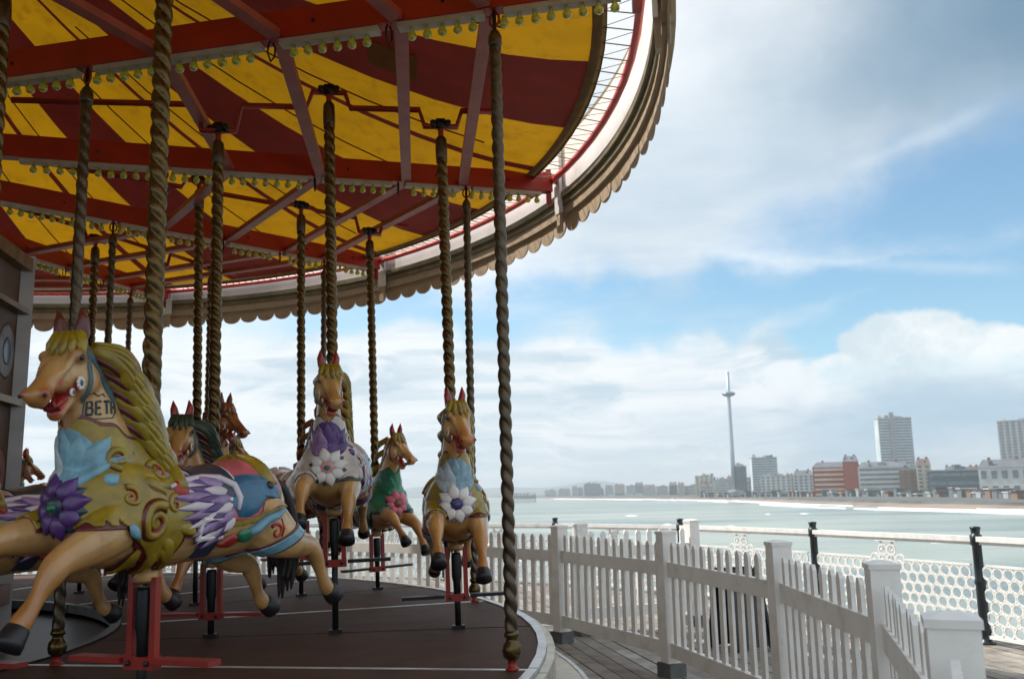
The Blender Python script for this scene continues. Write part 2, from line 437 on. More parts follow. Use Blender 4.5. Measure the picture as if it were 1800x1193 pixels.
# breaking surf: ragged white ribbons along the shore
def densify(poly, step):
    out = []
    for a, b in zip(poly[:-1], poly[1:]):
        k = max(1, int((b - a).length / step))
        out += [a.lerp(b, i / k) for i in range(k)]
    return out + [poly[-1]]
sh = densify(shore[1:9], 9)
mb = MB()
for d0, w0, ph_ in ((-2, 3.0, 0.0), (-13, 1.8, 2.0), (-30, 1.1, 4.1)):
    a = off(sh, d0); tt = np.arange(len(sh))
    wv = w0 * np.clip(0.45 + 0.95 * np.sin(tt * 0.19 + ph_) * np.sin(tt * 0.047 + 2 * ph_) + rng.normal(0, .18, len(sh)), 0.03, None)
    o = off(sh, d0)
    for i in range(len(sh) - 1):
        if wv[i] < .4 and wv[i + 1] < .4:
            continue
        ta = (sh[i + 1] - sh[i]).normalized(); nn = Vector((ta.y, -ta.x, 0))
        A, B = a[i], a[i + 1]
        mb.add([(A.x, A.y, SEA + .05), (B.x, B.y, SEA + .05), *(tuple(Vector((q.x, q.y, SEA + .6)) - nn * (.4 * w)) for q, w in ((B, wv[i + 1]), (A, wv[i]))),
                *(tuple(Vector((q.x, q.y, SEA + .05)) - nn * w) for q, w in ((A, wv[i]), (B, wv[i + 1])))], [(0, 1, 2, 3), (3, 2, 5, 4)])
tag(mb.build('surf', FOAM), 'white surf breaking along the beach', 'surf', kind='stuff')
mb = MB()
for _ in range(26):
    y = 26 + 420 * random.random() ** 1.7; x = y * (-.15 + .8 * random.random()); w = random.uniform(.3, 1.1) * (1 + y / 150)
    k = 7; V = [(x, y, SEA + .12 + .0007 * y)]
    for i in range(k):
        a = 2 * math.pi * i / k
        V.append((x + w * math.cos(a) * random.uniform(.7, 1.3), y + .8 * w * math.sin(a) * random.uniform(.6, 1.3), SEA + .02))
    mb.add(V, [(0, 1 + i, 1 + (i + 1) % k) for i in range(k)])
tag(mb.build('whitecaps', FOAM), 'small white wave crests scattered on the sea', 'wave', kind='stuff')
# low downs far along the coast
mb = MB(); k = 60
V = []
for row in range(4):
    for i in range(k):
        t = i / (k - 1); x = -5200 + 6400 * t; y = 7600 - 1500 * t + row * 700
        h = (0, 45, 95, 40)[row] * (0.6 + 0.5 * math.sin(i * .31 + 1) ** 2 + .25 * math.sin(i * .83)) * (.55 + .45 * t)
        V.append((x, y, SEA + max(h, -2)))
mb.add(V, [(r_ * k + i, r_ * k + i + 1, (r_ + 1) * k + i + 1, (r_ + 1) * k + i) for r_ in range(3) for i in range(k - 1)])
tag(mb.build('hills', HILLM, smooth=True), 'low blue downs far along the coast', 'hills', kind='structure')

# ------------------------------------------------------------------ far buildings
def wallmat(n, c): return mat('far_' + n, c, 0.7, var=0.12, scale=0.08)
FW = dict(white=wallmat('white', (0.58, 0.60, 0.58)), cream=wallmat('cream', (0.58, 0.53, 0.42)), grey=wallmat('grey', (0.34, 0.36, 0.37)),
          dark=wallmat('dark', (0.14, 0.17, 0.18)), red=wallmat('red_brick', (0.30, 0.085, 0.055)), brown=wallmat('brown', (0.24, 0.15, 0.10)),
          pale=wallmat('pale_blue', (0.52, 0.58, 0.60)))
FGLASS = mat('far_glass', (0.17, 0.21, 0.24), 0.25, var=0.3, scale=0.2)
FROOF = mat('far_roof_slate', (0.13, 0.14, 0.16), 0.7, var=0.2, scale=0.1)
FROOFR = mat('far_roof_red', (0.15, 0.10, 0.09), 0.7, var=0.2, scale=0.1)
def slab_building(name, px0, px1, ytop, D, label, col, cat='building', depth=18, roof='flat', group=None, bays=0, bands=True, floor=3.2, turn=0.0, pane=None):
    """a block standing D metres off between two pixel columns, its top at a pixel row"""
    xa, xb = hor(px0) * D, hor(px1) * D
    w = abs(xb - xa); xc = (xa + xb) / 2; pc = (px0 + px1) / 2
    yh = 869.0 - (pc - 900) * 0.0198
    top = EYE + (yh - ytop) / 1596.3 * D * 1.0
    base = SEA + 2.4
    h = top - base
    o = empty(name, (xc, D, base), rotz=-math.atan2(xc, D) + turn)
    tag(o, label, cat, group)
    MB().box((0, depth / 2, h / 2), (w, depth, h)).build('wall', FW[col], o)
    nf = max(1, int(h / floor)); G = pane or FGLASS
    for _ in range(random.randint(2, 5)):
        rw, rh_ = random.uniform(1.2, max(1.5, w * .16)), random.uniform(1.2, 4.2)
        MB().box((random.uniform(-.42, .42) * w, random.uniform(.15, .6) * depth, h + rh_ / 2 + (1 if roof == 'flat' else .8)), (rw, rw, rh_)).build('roof_box', random.choice((FW['grey'], FW['dark'], FW['white'])), o)
    if random.random() < .6:
        MB().box((random.uniform(-.2, .2) * w, -1.6, h * .11), (w * random.uniform(.5, .95), 3.0, h * .22)).build('front_annexe', random.choice((FW['white'], FW['dark'], FW['grey'])), o)
    if bands:
        for i in range(nf):
            z = (i + .55) * h / nf
            if bays:
                mw = MB().box((0, 0, 0), (w / bays * .52, .5, h / nf * .5)).mesh('window', G)
                for b in range(bays):
                    place('window', mw, o, ((b + .5) * w / bays - w / 2, -.1, z))
            else:
                MB().box((0, -.1, z), (w * .94, .5, h / nf * .42)).build('window_band', G, o)
    if roof == 'flat':
        MB().box((0, depth / 2, h + .5), (w * 1.02, depth * 1.02, 1.0)).build('roof', FW['grey'], o)
        MB().box((w * .12, depth / 2, h + 2.0), (w * .3, depth * .4, 2.2)).build('plant_room', FW['grey'], o)
    else:
        rh = min(5.5, .35 * depth); hw = w / 2 * 1.02
        MB().add([(-hw, -.5, h), (hw, -.5, h), (hw, depth, h), (-hw, depth, h), (-hw * .8, depth / 2, h + rh), (hw * .8, depth / 2, h + rh)],
                 [(0, 1, 5, 4), (2, 3, 4, 5), (1, 2, 5), (3, 0, 4), (0, 3, 2, 1)]).build('roof', FROOFR if roof == 'red' else FROOF, o)
        for s in (-.55, .5):
            MB().box((hw * s, depth / 2, h + rh * .9), (2.0, 1.6, 4.0)).build('chimney', FW['brown'], o)
    return o
# observation tower: a needle with a ring pod high on it
tw = empty('observation_tower', (hor(1292) * 1200, 1200, SEA + 5))
tag(tw, 'thin pale observation tower needle with a ring-shaped pod near its top', 'tower')
MB().lathe([(3.4, 0), (2.7, 60), (2.3, 120), (2.2, 161)], 14).build('needle', mat('tower_steel', (0.42, 0.48, 0.56), 0.45, 0.3), tw, True)
MB().lathe([(2.4, 128), (6.5, 129), (8.8, 131), (8.8, 132.5), (6, 134), (2.4, 135)], 24).build('viewing_pod', mat('tower_pod', (0.22, 0.28, 0.33), 0.25, 0.3), tw, True)
MB().lathe([(9, 0), (9, 5), (4, 6)], 16).build('tower_base', FW['grey'], tw)

SP = slab_building('apartment_tower', 1556, 1613, 737, 1180, 'tall pale apartment tower standing highest behind the seafront hotels', 'pale', cat='tower block', depth=22, floor=3.6, turn=R(14))
MB().box((-4.0, -.6, 55), (5.5, 1.2, 98)).build('stair_shaft', FW['grey'], SP)
slab_building('apartment_tower', 1770, 1840, 741, 980, 'dark grey apartment tower cut by the right edge of the picture', 'grey', cat='tower block', depth=26, bays=7, turn=R(-10))
slab_building('hotel', 1434, 1515, 822, 900, 'red brick seafront hotel with rows of pale bands', 'red', cat='hotel', roof='slate', depth=20, pane=FW['cream'], floor=4.4)
slab_building('hotel', 1487, 1513, 812, 885, 'narrow dark red hotel wing with grey gabled roof', 'red', cat='hotel', roof='slate', depth=22, bands=False)
slab_building('hotel', 1515, 1600, 822, 850, 'white seafront hotel beneath the pale apartment tower', 'white', cat='hotel', roof='slate', depth=24, floor=4.0)
slab_building('hotel', 1586, 1628, 826, 810, 'brown and white hotel block left of the dark hall', 'brown', cat='hotel', depth=20, bays=4)
slab_building('hotel', 1616, 1640, 818, 780, 'slim cream building beside the dark hall', 'cream', roof='red', depth=20, bays=2)
slab_building('conference_hall', 1638, 1729, 828, 720, 'long low dark grey concrete hall on the seafront', 'dark', cat='hall', depth=40, floor=5.5)
slab_building('hotel', 1729, 1812, 822, 600, 'plain white building at the right edge beyond the sea', 'white', depth=26, bays=5, roof='slate', floor=7)
slab_building('apartment_block', 1326, 1370, 806, 1250, 'pale apartment block right of the observation tower', 'pale', depth=20, turn=R(8))
slab_building('apartment_block', 1296, 1315, 821, 1190, 'dark glassy block at the foot of the observation tower', 'dark', depth=18)
slab_building('apartment_block', 1340, 1392, 838, 1100, 'white block on the seafront below the pale apartment block', 'white', depth=18, bays=6)
slab_building('apartment_block', 1398, 1432, 836, 980, 'white gabled house left of the red hotel', 'white', depth=18, roof='slate', bays=4)
slab_building('apartment_block', 1224, 1256, 838, 1450, 'cream seafront block left of the observation tower', 'cream', depth=20, bays=4)
slab_building('apartment_block', 1258, 1290, 845, 1400, 'low white block touching the observation tower', 'white', depth=20)
slab_building('apartment_block', 1028, 1057, 851, 2300, 'grey square block at the far left end of the town', 'grey', depth=30)
cols = ['white', 'cream', 'pale', 'grey', 'white', 'cream', 'brown']
x = 958.0; i = 0
while x < 1228:
    w = random.uniform(9, 22); D = 2900 - (x - 950) / 280 * 1350 + random.uniform(-40, 40)
    yh = 869 - (x - 900) * 0.0198
    slab_building('seafront_house', x, x + w, yh - random.uniform(8, 15) * (0.55 + .45 * (x - 950) / 280), D, 'small pale terrace far along the distant seafront', cols[i % 7],
                  cat='terrace', roof=('flat', 'slate', 'red')[i % 3], depth=16, group='distant seafront terraces', bays=0)
    x += w + random.uniform(-.5, 2.5); i += 1
x = 1232.0
while x < 1800:
    w = random.uniform(10, 24); D = 1330 - (x - 1232) / 568 * 560 + random.uniform(20, 120)
    yh = 869 - (x - 900) * 0.0198
    slab_building('town_house', x, x + w, yh - random.uniform(6, 26), D, 'low town building filling the gaps behind the seafront', cols[(i * 3) % 7],
                  cat='house', roof=('slate', 'flat', 'red')[i % 3], depth=16, group='low buildings behind the seafront', bays=0)
    x += w + random.uniform(-4, 4); i += 1
# beach-front kiosks and stalls along the promenade
for k in range(64):
    px = 1236 + k * 9 + random.uniform(-5, 5); D = 1150 - (px - 1232) / 568 * 640
    h = random.uniform(3, 7.5); w = random.uniform(4, 12)
    o = empty('beach_kiosk', (hor(px) * D, D, SEA + 2.0)); tag(o, 'small kiosk on the promenade above the beach', 'kiosk', 'beach kiosks')
    MB().box((0, 3, h / 2), (w, 6, h)).build('wall', FW[('dark', 'grey', 'dark', 'brown', 'dark')[k % 5]], o)
    MB().box((0, 3, h + .3), (w * 1.15, 7, .6)).build('roof', (FROOF, FW['white'], FROOFR)[k % 3], o)
    MB().box((0, -.1, h * .45), (w * .6, .3, h * .5)).build('hatch', FGLASS, o)
# ruined iron pier standing in the sea
rn = empty('ruined_pier', (hor(922) * 1250, 1250, SEA)); tag(rn, 'rusty iron skeleton of a ruined pier standing in the sea', 'ruin')
RUST = mat('ruin_iron', (0.07, 0.08, 0.09), 0.8, var=0.2, scale=0.3)
for i in range(13):
    x = -16 + i * 2.6
    for y in (0, 9, 18):
        MB().bar((x, y, -1), (x + random.uniform(-.3, .3), y, 9.5 + random.uniform(-1, 4.5)), .55, .55).build('pile', RUST, rn)
for z in (5.5, 8.8, 11.5):
    for y in (0, 9, 18):
        MB().bar((-17 + (z > 9) * 4, y, z), (16 - (z > 9) * 9, y, z), .5, .6).build('girder', RUST, rn)
for i in range(12):
    x = -16 + i * 2.6
    MB().bar((x, 0, 5.5 if i % 2 else 8.8), (x + 2.6, 0, 8.8 if i % 2 else 5.5), .3, .3).build('brace', RUST, rn)

# ------------------------------------------------------------------ pier deck
RPTS = [Vector((x, y, 0)) for x, y in ((6.9, .2), (6.45, 2.4), (5.9, 4.6), (5.25, 6.85), (4.49, 9.08), (3.60, 11.25), (2.41, 13.6), (.66, 15.51), (-1.3, 16.9), (-3.3, 18.1), (-5.4, 19.1), (-7.6, 19.9))]
def outward(i):
    t = (RPTS[min(i + 1, len(RPTS) - 1)] - RPTS[max(i - 1, 0)]).normalized()
    return Vector((t.y, -t.x, 0))
EDGE = [q + outward(i) * .35 for i, q in enumerate(RPTS)]
def on_deck(q):
    for a_, b_ in zip(EDGE[:-1], EDGE[1:]):
        d_ = b_ - a_
        if min(a_.y, b_.y) <= q.y < max(a_.y, b_.y):
            return (q - a_).dot(Vector((d_.y, -d_.x, 0))) < 0
    return q.y < EDGE[0].y
V = [(-22, -14, -.06), (7.3, -14, -.06)] + [(q.x, q.y, -.06) for q in EDGE] + [(-22, 20.5, -.06)]
nV = len(V)
deck = MB().add(V + [(a, b, -.6) for a, b, _ in V], [tuple(range(nV)), tuple(range(2 * nV - 1, nV - 1, -1))] + [(i, i + nV, (i + 1) % nV + nV, (i + 1) % nV) for i in range(nV)])
deck_o = deck.build('pier_deck', DECKD); tag(deck_o, 'weathered pier deck of grey timber boards', 'deck', kind='structure')
bd = Vector((.185, -.983, 0)).normalized(); bn = Vector((bd.y, -bd.x, 0)) * -1      # boards run towards the camera; bn to the right
if bn.x < 0: bn = -bn
PW = .155
for i in range(-14, 48):
    o0 = Vector((.9, 8.0, 0)) + bn * (i * PW)
    lo = -12.0
    while lo < 8 and not on_deck(o0 + bd * lo):
        lo += .1
    hi = 8.5
    if lo > hi - .6: continue
    t = lo + random.uniform(.4, 2.0)
    prev = lo
    while prev < hi - .05:
        t = min(t, hi)
        L = t - prev
        mb = MB(); mb.bar(o0 + bd * (prev + .004), o0 + bd * (t - .004), PW - .013, .055)
        pl = mb.build('plank', random.choice(PLANK), deck_o)
        pl.location = (0, 0, -.0285 + random.uniform(-.003, .003)); pl.rotation_euler = (0, 0, 0)
        prev = t; t = prev + random.uniform(4.6, 7.0)
# ------------------------------------------------------------------ the carousel
CX, CY, PH = -5.994, 5.870, -0.1556
PLAT = EYE - 0.8977
def pol(r, deg, z=0.0):
    a = R(deg) + PH
    return Vector((r * math.cos(a), r * math.sin(a), z))
car = empty('carousel', (CX, CY, 0))
tag(car, 'galloping-horse roundabout with red beams and red and yellow striped canopy', 'carousel')
def arc(r0, r1, a0, a1, z0, z1, n=10):
    """a curved slab between two radii, two angles and two heights"""
    mb = MB(); V = []
    for i in range(n + 1):
        a = a0 + (a1 - a0) * i / n
        V += [pol(r0, a, z0), pol(r1, a, z0), pol(r1, a, z1), pol(r0, a, z1)]
    F = []
    for i in range(n):
        b = i * 4
        for j in range(4):
            F.append((b + j, b + (j + 1) % 4, b + 4 + (j + 1) % 4, b + 4 + j))
    F += [(0, 1, 2, 3), (n * 4 + 3, n * 4 + 2, n * 4 + 1, n * 4)]
    return mb.add(V, F)
# platform: sections between the joints, each cut by a slot for the guide rods
plat = arc(2.0, 5.9, 0, 360, PLAT - .30, PLAT - .09, 72).build('platform', IRON, car)
RP = 6.17
for k in range(12):
    a0 = 30 * k
    for s, (b0, b1) in enumerate(((a0 + .17, a0 + 14.8), (a0 + 15.2, a0 + 29.83))):
        arc(3.25, RP - .055, b0, b1, PLAT - .05, PLAT, 6).build('floor_panel', FLOOR, plat)
    j0, j1 = pol(3.25, a0, PLAT - .02), pol(RP - .06, a0, PLAT - .02)
    MB().bar(j0, j1, .030, .048).build('joint_strip', STEEL, plat)
    s0, s1 = pol(3.25, a0 + 15, PLAT - .05), pol(RP - .06, a0 + 15, PLAT - .05)
    MB().bar(s0, s1, .045, .05).build('guide_slot', IRON, plat)
    arc(RP - .052, RP, a0 + .1, a0 + 29.9, PLAT - .10, PLAT + .012, 8).build('edge_trim', STEEL, plat)
    arc(RP + .002, RP + .05, a0 + .1, a0 + 29.9, PLAT - .22, PLAT - .012, 8).build('edge_moulding', RIMPALE, plat)
    arc(3.18, 3.245, a0 + .1, a0 + 29.9, PLAT - .06, PLAT + .012, 8).build('inner_trim', IRON, plat)
    arc(6.02, 6.06, a0, a0 + 30, .0, PLAT - .22, 8).build('skirt', BOARDT, plat)
    arc(6.06, 6.44, a0 + .05, a0 + 29.95, .22, .29, 8).build('step', RIMPALE, plat)
    arc(6.44, 6.47, a0 + .05, a0 + 29.95, .19, .297, 8).build('step_nosing', STEEL, plat)
    arc(6.36, 6.39, a0, a0 + 30, .0, .22, 8).build('step_riser', BOARDT, plat)

# swifts: radial beams, light battens, bulbs
TIPZ, MIDZ, RT = EYE + 2.80, EYE + 2.51, 6.85
def beamz(r): return MIDZ + (TIPZ - MIDZ) * r / RT
bulb_m = MB().lathe([(.014, .030), (.016, .008), (.024, .0), (.028, -.014), (.026, -.028), (.016, -.038), (.0, -.041)], 9).mesh('bulb', GLASSB, True)
sock_m = MB().lathe([(.013, .036), (.013, .012), (.009, .008)], 8).mesh('socket', BRASS_DULL, True)
hook_m = MB().tube([(.0, 0, .06), (.028, 0, .02), (.030, 0, -.03), (.0, 0, -.075), (-.030, 0, -.03), (-.028, 0, .02), (-.012, 0, .05)], .0065, 6).mesh('hook', IRON, True)
eye_m = MB().tube([(.032 * math.sin(t * .5236), 0, .045 * math.cos(t * .5236)) for t in range(13)], .008, 6).mesh('ring', REDPAINT, True)
HOOKS = (3.40, 4.62, 5.36, 6.0)
for k in range(12):
    a = 30 * k
    b0, b1 = pol(2.2, a, beamz(2.2) + .125), pol(RT, a, TIPZ + .125)
    bm_ = MB().bar(b0, b1, .095, .18).build('swift_beam', BEAMRED, car)
    # steel straps and bolts on the beam side
    segs = [2.35]
    for h in HOOKS: segs += [h - .06, h + .06]
    segs.append(6.74)
    for s in range(0, len(segs), 2):
        r0, r1 = segs[s], segs[s + 1]
        MB().bar(pol(r0, a, beamz(r0) + .018), pol(r1, a, beamz(r1) + .018), .075, .032).build('light_batten', BATTEN, bm_)
    tip = MB().bar(pol(RT - .02, a, TIPZ - .09), pol(RT - .02, a, TIPZ + .26), .05, .05, up=(1, 0, 0)).build('tip_bracket', REDPAINT, bm_)
    MB().bar(pol(RT, a, TIPZ + .17), pol(6.99, a, TIPZ + .17), .05, .07).build('tip_arm', REDPAINT, bm_)
    if k in (0, 1, 2, 3, 4):
        r = 2.45
        while r < 6.74:
            if min(abs(r - h) for h in HOOKS) > .055:
                q = pol(r, a, beamz(r) - .034)
                place('bulb', bulb_m, bm_, q, (random.uniform(-.12, .12), random.uniform(-.12, .12), random.uniform(0, 6)))
            r += .0925
    for h in HOOKS[1:3]:
        place('hook', hook_m, bm_, pol(h, a, beamz(h) - .01), (random.uniform(-.1, .1), 0, R(a) + PH + 1.2))
    for i_, h in enumerate((2.9, 3.9, 4.9, 5.7, 6.4)):
        q = pol(h, a, beamz(h) + .12)
        sd_ = Vector((math.sin(R(a) + PH), -math.cos(R(a) + PH), 0))
        MB().ball(q + sd_ * .05, .012, 6, 4).build('bolt', IRON, bm_)
    # cross struts to the next beam
    for rr in (3.9, 4.66, 5.42, 5.95):
        z = beamz(rr) + .06
        MB().bar(pol(rr, a + .6, z), pol(rr, a + 29.4, z), .085, .05).build('cross_strut', STRUT, car)

# twisted brass poles that carry the platform
def twist_mesh(name, L, rad, pitch, m, lobes=2, dep=.42, seg=24, step=.013, taper=None):
    n = int(L / step); V = []; F = []
    for i in range(n + 1):
        z = L * i / n
        for k in range(seg):
            th = 2 * math.pi * k / seg
            ph = lobes / 2 * (th + 2 * math.pi * z / pitch)
            r = rad * (1 - dep + dep * abs(math.cos(ph)) ** .55)
            V.append((r * math.cos(th), r * math.sin(th), z))
    for i in range(n):
        for k in range(seg):
            k2 = (k + 1) % seg
            F.append((i * seg + k, i * seg + k2, (i + 1) * seg + k2, (i + 1) * seg + k))
    F.append(tuple(range(seg))[::-1]); F.append(tuple(n * seg + k for k in range(seg)))
    return MB().add(V, F).mesh(name, m, True)
HB = 3.40
hang_m = twist_mesh('pole', HB - .28, .036, .165, BRASS_DULL, seg=32, step=.011)
hang_s = twist_mesh('pole', HB - .28, .035, .17, BRASS_DULL, seg=16, step=.018)
foot_m = MB().lathe([(.036, 0), (.036, .012), (.022, .016), (.022, .05), (.03, .055)], 14).mesh('pole_foot', REDPAINT, True)
ball_m = MB().lathe([(.024, .05), (.044, .065), (.052, .095), (.048, .125), (.032, .145), (.028, .16), (.04, .17), (.04, .185), (.03, .2)], 16).mesh('ball_finial', BRASS, True)
cap_m = MB().lathe([(.034, 0), (.042, .02), (.04, .07), (.026, .10), (.012, .115), (.011, .30)], 14).mesh('pole_cap', BRASS_DULL, True)
for k in range(12):
    for rr, me in ((6.0, hang_m), (3.4, hang_s)):
        if rr > 4 and k == 11:
            pass
        top = beamz(rr) - .02
        base = PLAT
        pb, pt = pol(rr + .035, 30 * k, base), pol(rr, 30 * k, top)
        o = empty('hanging_pole', pb, car)
        d = (pt - pb); L = d.length
        o.rotation_mode = 'QUATERNION'; o.rotation_quaternion = d.to_track_quat('Z', 'Y')
        s = 1.0
        pm = place('twisted_pole', me, o, (0, 0, .19)); pm.scale = (1, 1, (L - .34) / (HB - .28))
        place('pole_foot', foot_m, o); place('ball_finial', ball_m, o)
        place('pole_cap', cap_m, o, (0, 0, L - .155 - .02)); 
        place('ring', eye_m, o, (0, 0, L + .0), (0, 0, 1.2))

# canopy: red and yellow canvas strips, sagging from the crown to the rim
PROF = [(6.62, 2.955), (6.3, 2.985), (6.0, 3.035), (5.5, 3.16), (5.0, 3.32), (4.5, 3.51), (4.0, 3.74), (3.5, 4.0), (2.8, 4.42), (2.0, 4.95), (1.2, 5.5), (.35, 6.1)]
canopy = empty('canopy', (0, 0, 0), car)
STR = ((-1.2, 9.6, CAN_Y), (9.6, 19.8, CAN_R), (19.8, 27.8, CAN_Y), (27.8, 28.8, CAN_R))
for k in range(12):
    for s0, s1, m in STR:
        mb = MB(); V = []; nn = max(2, int((s1 - s0) / 2.5) + 1)
        for r, z in PROF:
            for i in range(nn + 1):
                t = i / nn; ang = s0 + (s1 - s0) * t
                u = (ang + 1.2) / 30
                sag = .045 * math.sin(math.pi * min(max(u, 0), 1)) * min(1, max(0, (6.62 - r)) / 1.5) * (r / 6)
                V.append(pol(r, 30 * k + ang, EYE + z + .02 - sag))
        w = nn + 1
        mb.add(V, [(j * w + i, j * w + i + 1, (j + 1) * w + i + 1, (j + 1) * w + i) for j in range(len(PROF) - 1) for i in range(nn)])
        mb.build('canvas_strip', m, canopy, True)
    # hem and the lacing that ties it to the rim tube
    mb = MB(); V = []
    for i in range(13):
        a = 30 * k + 30 * i / 12
        V += [pol(6.565, a, EYE + 2.957), pol(6.655, a, EYE + 2.962), pol(6.66, a, EYE + 2.935)]
    mb.add(V, [(i * 3 + j, i * 3 + j + 1, i * 3 + j + 4, i * 3 + j + 3) for i in range(12) for j in range(2)])
    mb.build('hem', CAN_H, canopy)
    mb = MB()
    for i in range(17):
        a = 30 * k + i * 30 / 17
        mb.tube([pol(6.63, a, EYE + 2.965), pol(6.86, a + .30, EYE + 2.945)], .005, 4)
        mb.tube([pol(6.86, a + .30, EYE + 2.945), pol(6.63, a + 30 / 17, EYE + 2.965)], .003, 4)
    tag(mb.build('lacing', mat('cord', (0.30, 0.24, 0.18), 0.7), canopy), kind='stuff')
    mb = MB().tube([pol(6.86, 30 * k + 30 * i / 10, EYE + 2.945 + .02 * math.sin(math.pi * i / 10)) for i in range(11)], .030, 8)
    mb.build('rim_tube', mat('rim_red', (0.62, 0.045, 0.04), 0.4, var=0.12), car, True)
    # thin dark red ribs running down the strips
    for sa in (5.4, 24.2):
        MB().tube([pol(r, 30 * k + sa, EYE + z - .035) for r, z in PROF[2:9]], .007, 5).build('canvas_rib', CAN_R, canopy)
# a square patch sewn under the canvas
pp = [pol(r, a, EYE + z) for r, a, z in ((5.35, 12.5, 3.165), (5.35, 16.8, 3.165), (4.98, 16.6, 3.285), (4.98, 12.3, 3.285))]
MB().add([*pp, *[q + Vector((0, 0, .006)) for q in pp]], [(0, 1, 2, 3), (7, 6, 5, 4), (0, 4, 5, 1), (1, 5, 6, 2), (2, 6, 7, 3), (3, 7, 4, 0)]).build('canvas_patch', mat('patch', (0.30, 0.13, 0.02), 0.8, trans=.25), canopy)

# rounding boards with their scalloped lower edge
sc = MB()
NSC = 13
W = 7.02 * R(30 / NSC)
prof2 = [(-W / 2 + .002, .0)] + [(W / 2 * math.sin(t), -.052 * max(math.cos(t), 0) ** .7 - .020) for t in np.linspace(-1.5, 1.5, 9)] + [(W / 2 - .002, .0)]
nP = len(prof2)
V = [(x, -.008, z) for x, z in prof2] + [(x, .008, z) for x, z in prof2]
sc.add(V, [tuple(range(nP)), tuple(range(2 * nP - 1, nP - 1, -1))] + [(i, i + nP, (i + 1) % nP + nP, (i + 1) % nP) for i in range(nP)])
sc_m = sc.mesh('scallop', BOARDT)
for k in range(12):
    a0 = 30 * k
    rb = arc(6.965, 7.0, a0 + .12, a0 + 29.88, EYE + 2.83, EYE + 3.34, 14).build('rounding_board', BOARDW, car)
    arc(6.93, 7.03, a0 + .08, a0 + 29.92, EYE + 2.775, EYE + 2.83, 14).build('upper_moulding', MOULD, rb)
    arc(6.96, 7.015, a0 + .1, a0 + 29.9, EYE + 2.715, EYE + 2.775, 14).build('lower_moulding', MOULD, rb)
    arc(6.98, 7.03, a0 + .1, a0 + 29.9, EYE + 2.64, EYE + 2.715, 14).build('tan_board', BOARDT, rb)
    arc(6.965, 7.045, a0 + .1, a0 + 29.9, EYE + 2.615, EYE + 2.645, 14).build('bead', BOARDT, rb)
    arc(7.005, 7.02, a0 + .12, a0 + 29.88, EYE + 2.84, EYE + 3.32, 14).build('painted_face', BOARDO, rb)
    arc(6.98, 7.07, a0 + .1, a0 + 29.9, EYE + 3.345, EYE + 3.40, 14).build('top_moulding', MOULD, rb)
    MB().bar(pol(6.93, a0, EYE + 2.63), pol(6.93, a0, EYE + 3.33), .12, .03, up=pol(1, a0)).build('joint_block', BOARDW, rb)
    MB().bar(pol(6.94, a0, EYE + 2.45), pol(6.94, a0, EYE + 2.74), .07, .035, up=pol(1, a0)).build('joint_cleat', BOARDT, rb)
    for i in range(NSC):
        a = a0 + 30 / NSC * (i + .5)
        q = pol(7.005, a, EYE + 2.62 + random.uniform(-.004, .004))
        o = place('scallop', sc_m, rb, q, (random.uniform(-.05, .05), random.uniform(-.02, .02), R(a) + PH + math.pi / 2))
        o.scale = (1, 1, 2.5)

# centre house: painted panels round the machinery
drum = empty('centre_drum', (0, 0, 0), car)
RD = 2.43
for k in range(12):
    a0, a1 = 30 * k + 4, 30 * k + 34
    A, B = pol(RD, a0), pol(RD, a1); mid = (A + B) / 2; t = (B - A).normalized(); nrm = mid.normalized()
    L = (B - A).length
    rot = Matrix(((t.x, nrm.x, 0), (t.y, nrm.y, 0), (0, 0, 1)))
    pn = MB().box(mid + Vector((0, 0, 2.02)) - nrm * .03, (L - .02, .05, 2.7), rot).build('painted_panel', DRUMPANEL, drum)
    MB().box(A + Vector((0, 0, 1.95)), (.17, .10, 2.9), rot).build('corner_post', mat('drum_post_skylit', (0.42, 0.42, 0.44), 0.35, var=.2, scale=3), drum)  # pale colour holds the skylight that falls on the panel edges
    for zc, hh in ((3.32, .10), (.86, .14), (2.25, .05), (1.2, .04), (2.95, .04)):
        MB().box(mid + Vector((0, 0, zc)) + nrm * .03, (L - .17, .10, hh), rot).build('panel_rail', GOLDDARK if zc != .86 else MAROON, pn)
    # painted roundels and carved scrolls in relief
    for zc, rr, m in ((2.62, .17, mat('oval_pale', (0.20, 0.20, 0.22), .5, var=.3)), (2.62, .085, NAVY), (1.72, .15, mat('oval_rose', (0.24, 0.10, 0.08), .5, var=.3)), (1.72, .07, MAROON)):
        for sx in (-.32, .32):
            q = mid + t * (sx * L * .9) + Vector((0, 0, zc)) + nrm * (-.004 if rr > .1 else .001)
            MB().ball(q, (rr, rr * 1.25, .006), 12, 6, rot @ Matrix.Rotation(math.pi / 2, 3, 'X')).build('roundel', m, pn, True)
    # carved crest above
    cr_ = MB()
    for i in range(7):
        s = (i - 3) / 3.2
        cr_.ball(mid + t * (s * L / 2) + Vector((0, 0, 3.66 + .12 * (1 - s * s))) + nrm * .02, (.09, .09, .10), 8, 6)
    if False: cr_.build('carved_crest', GOLDDARK, drum, True)
MB().lathe([(2.28, PLAT - .1), (2.28, 3.3), (.6, 3.35), (.6, 7.0)], 24).build('core', IRON, drum)
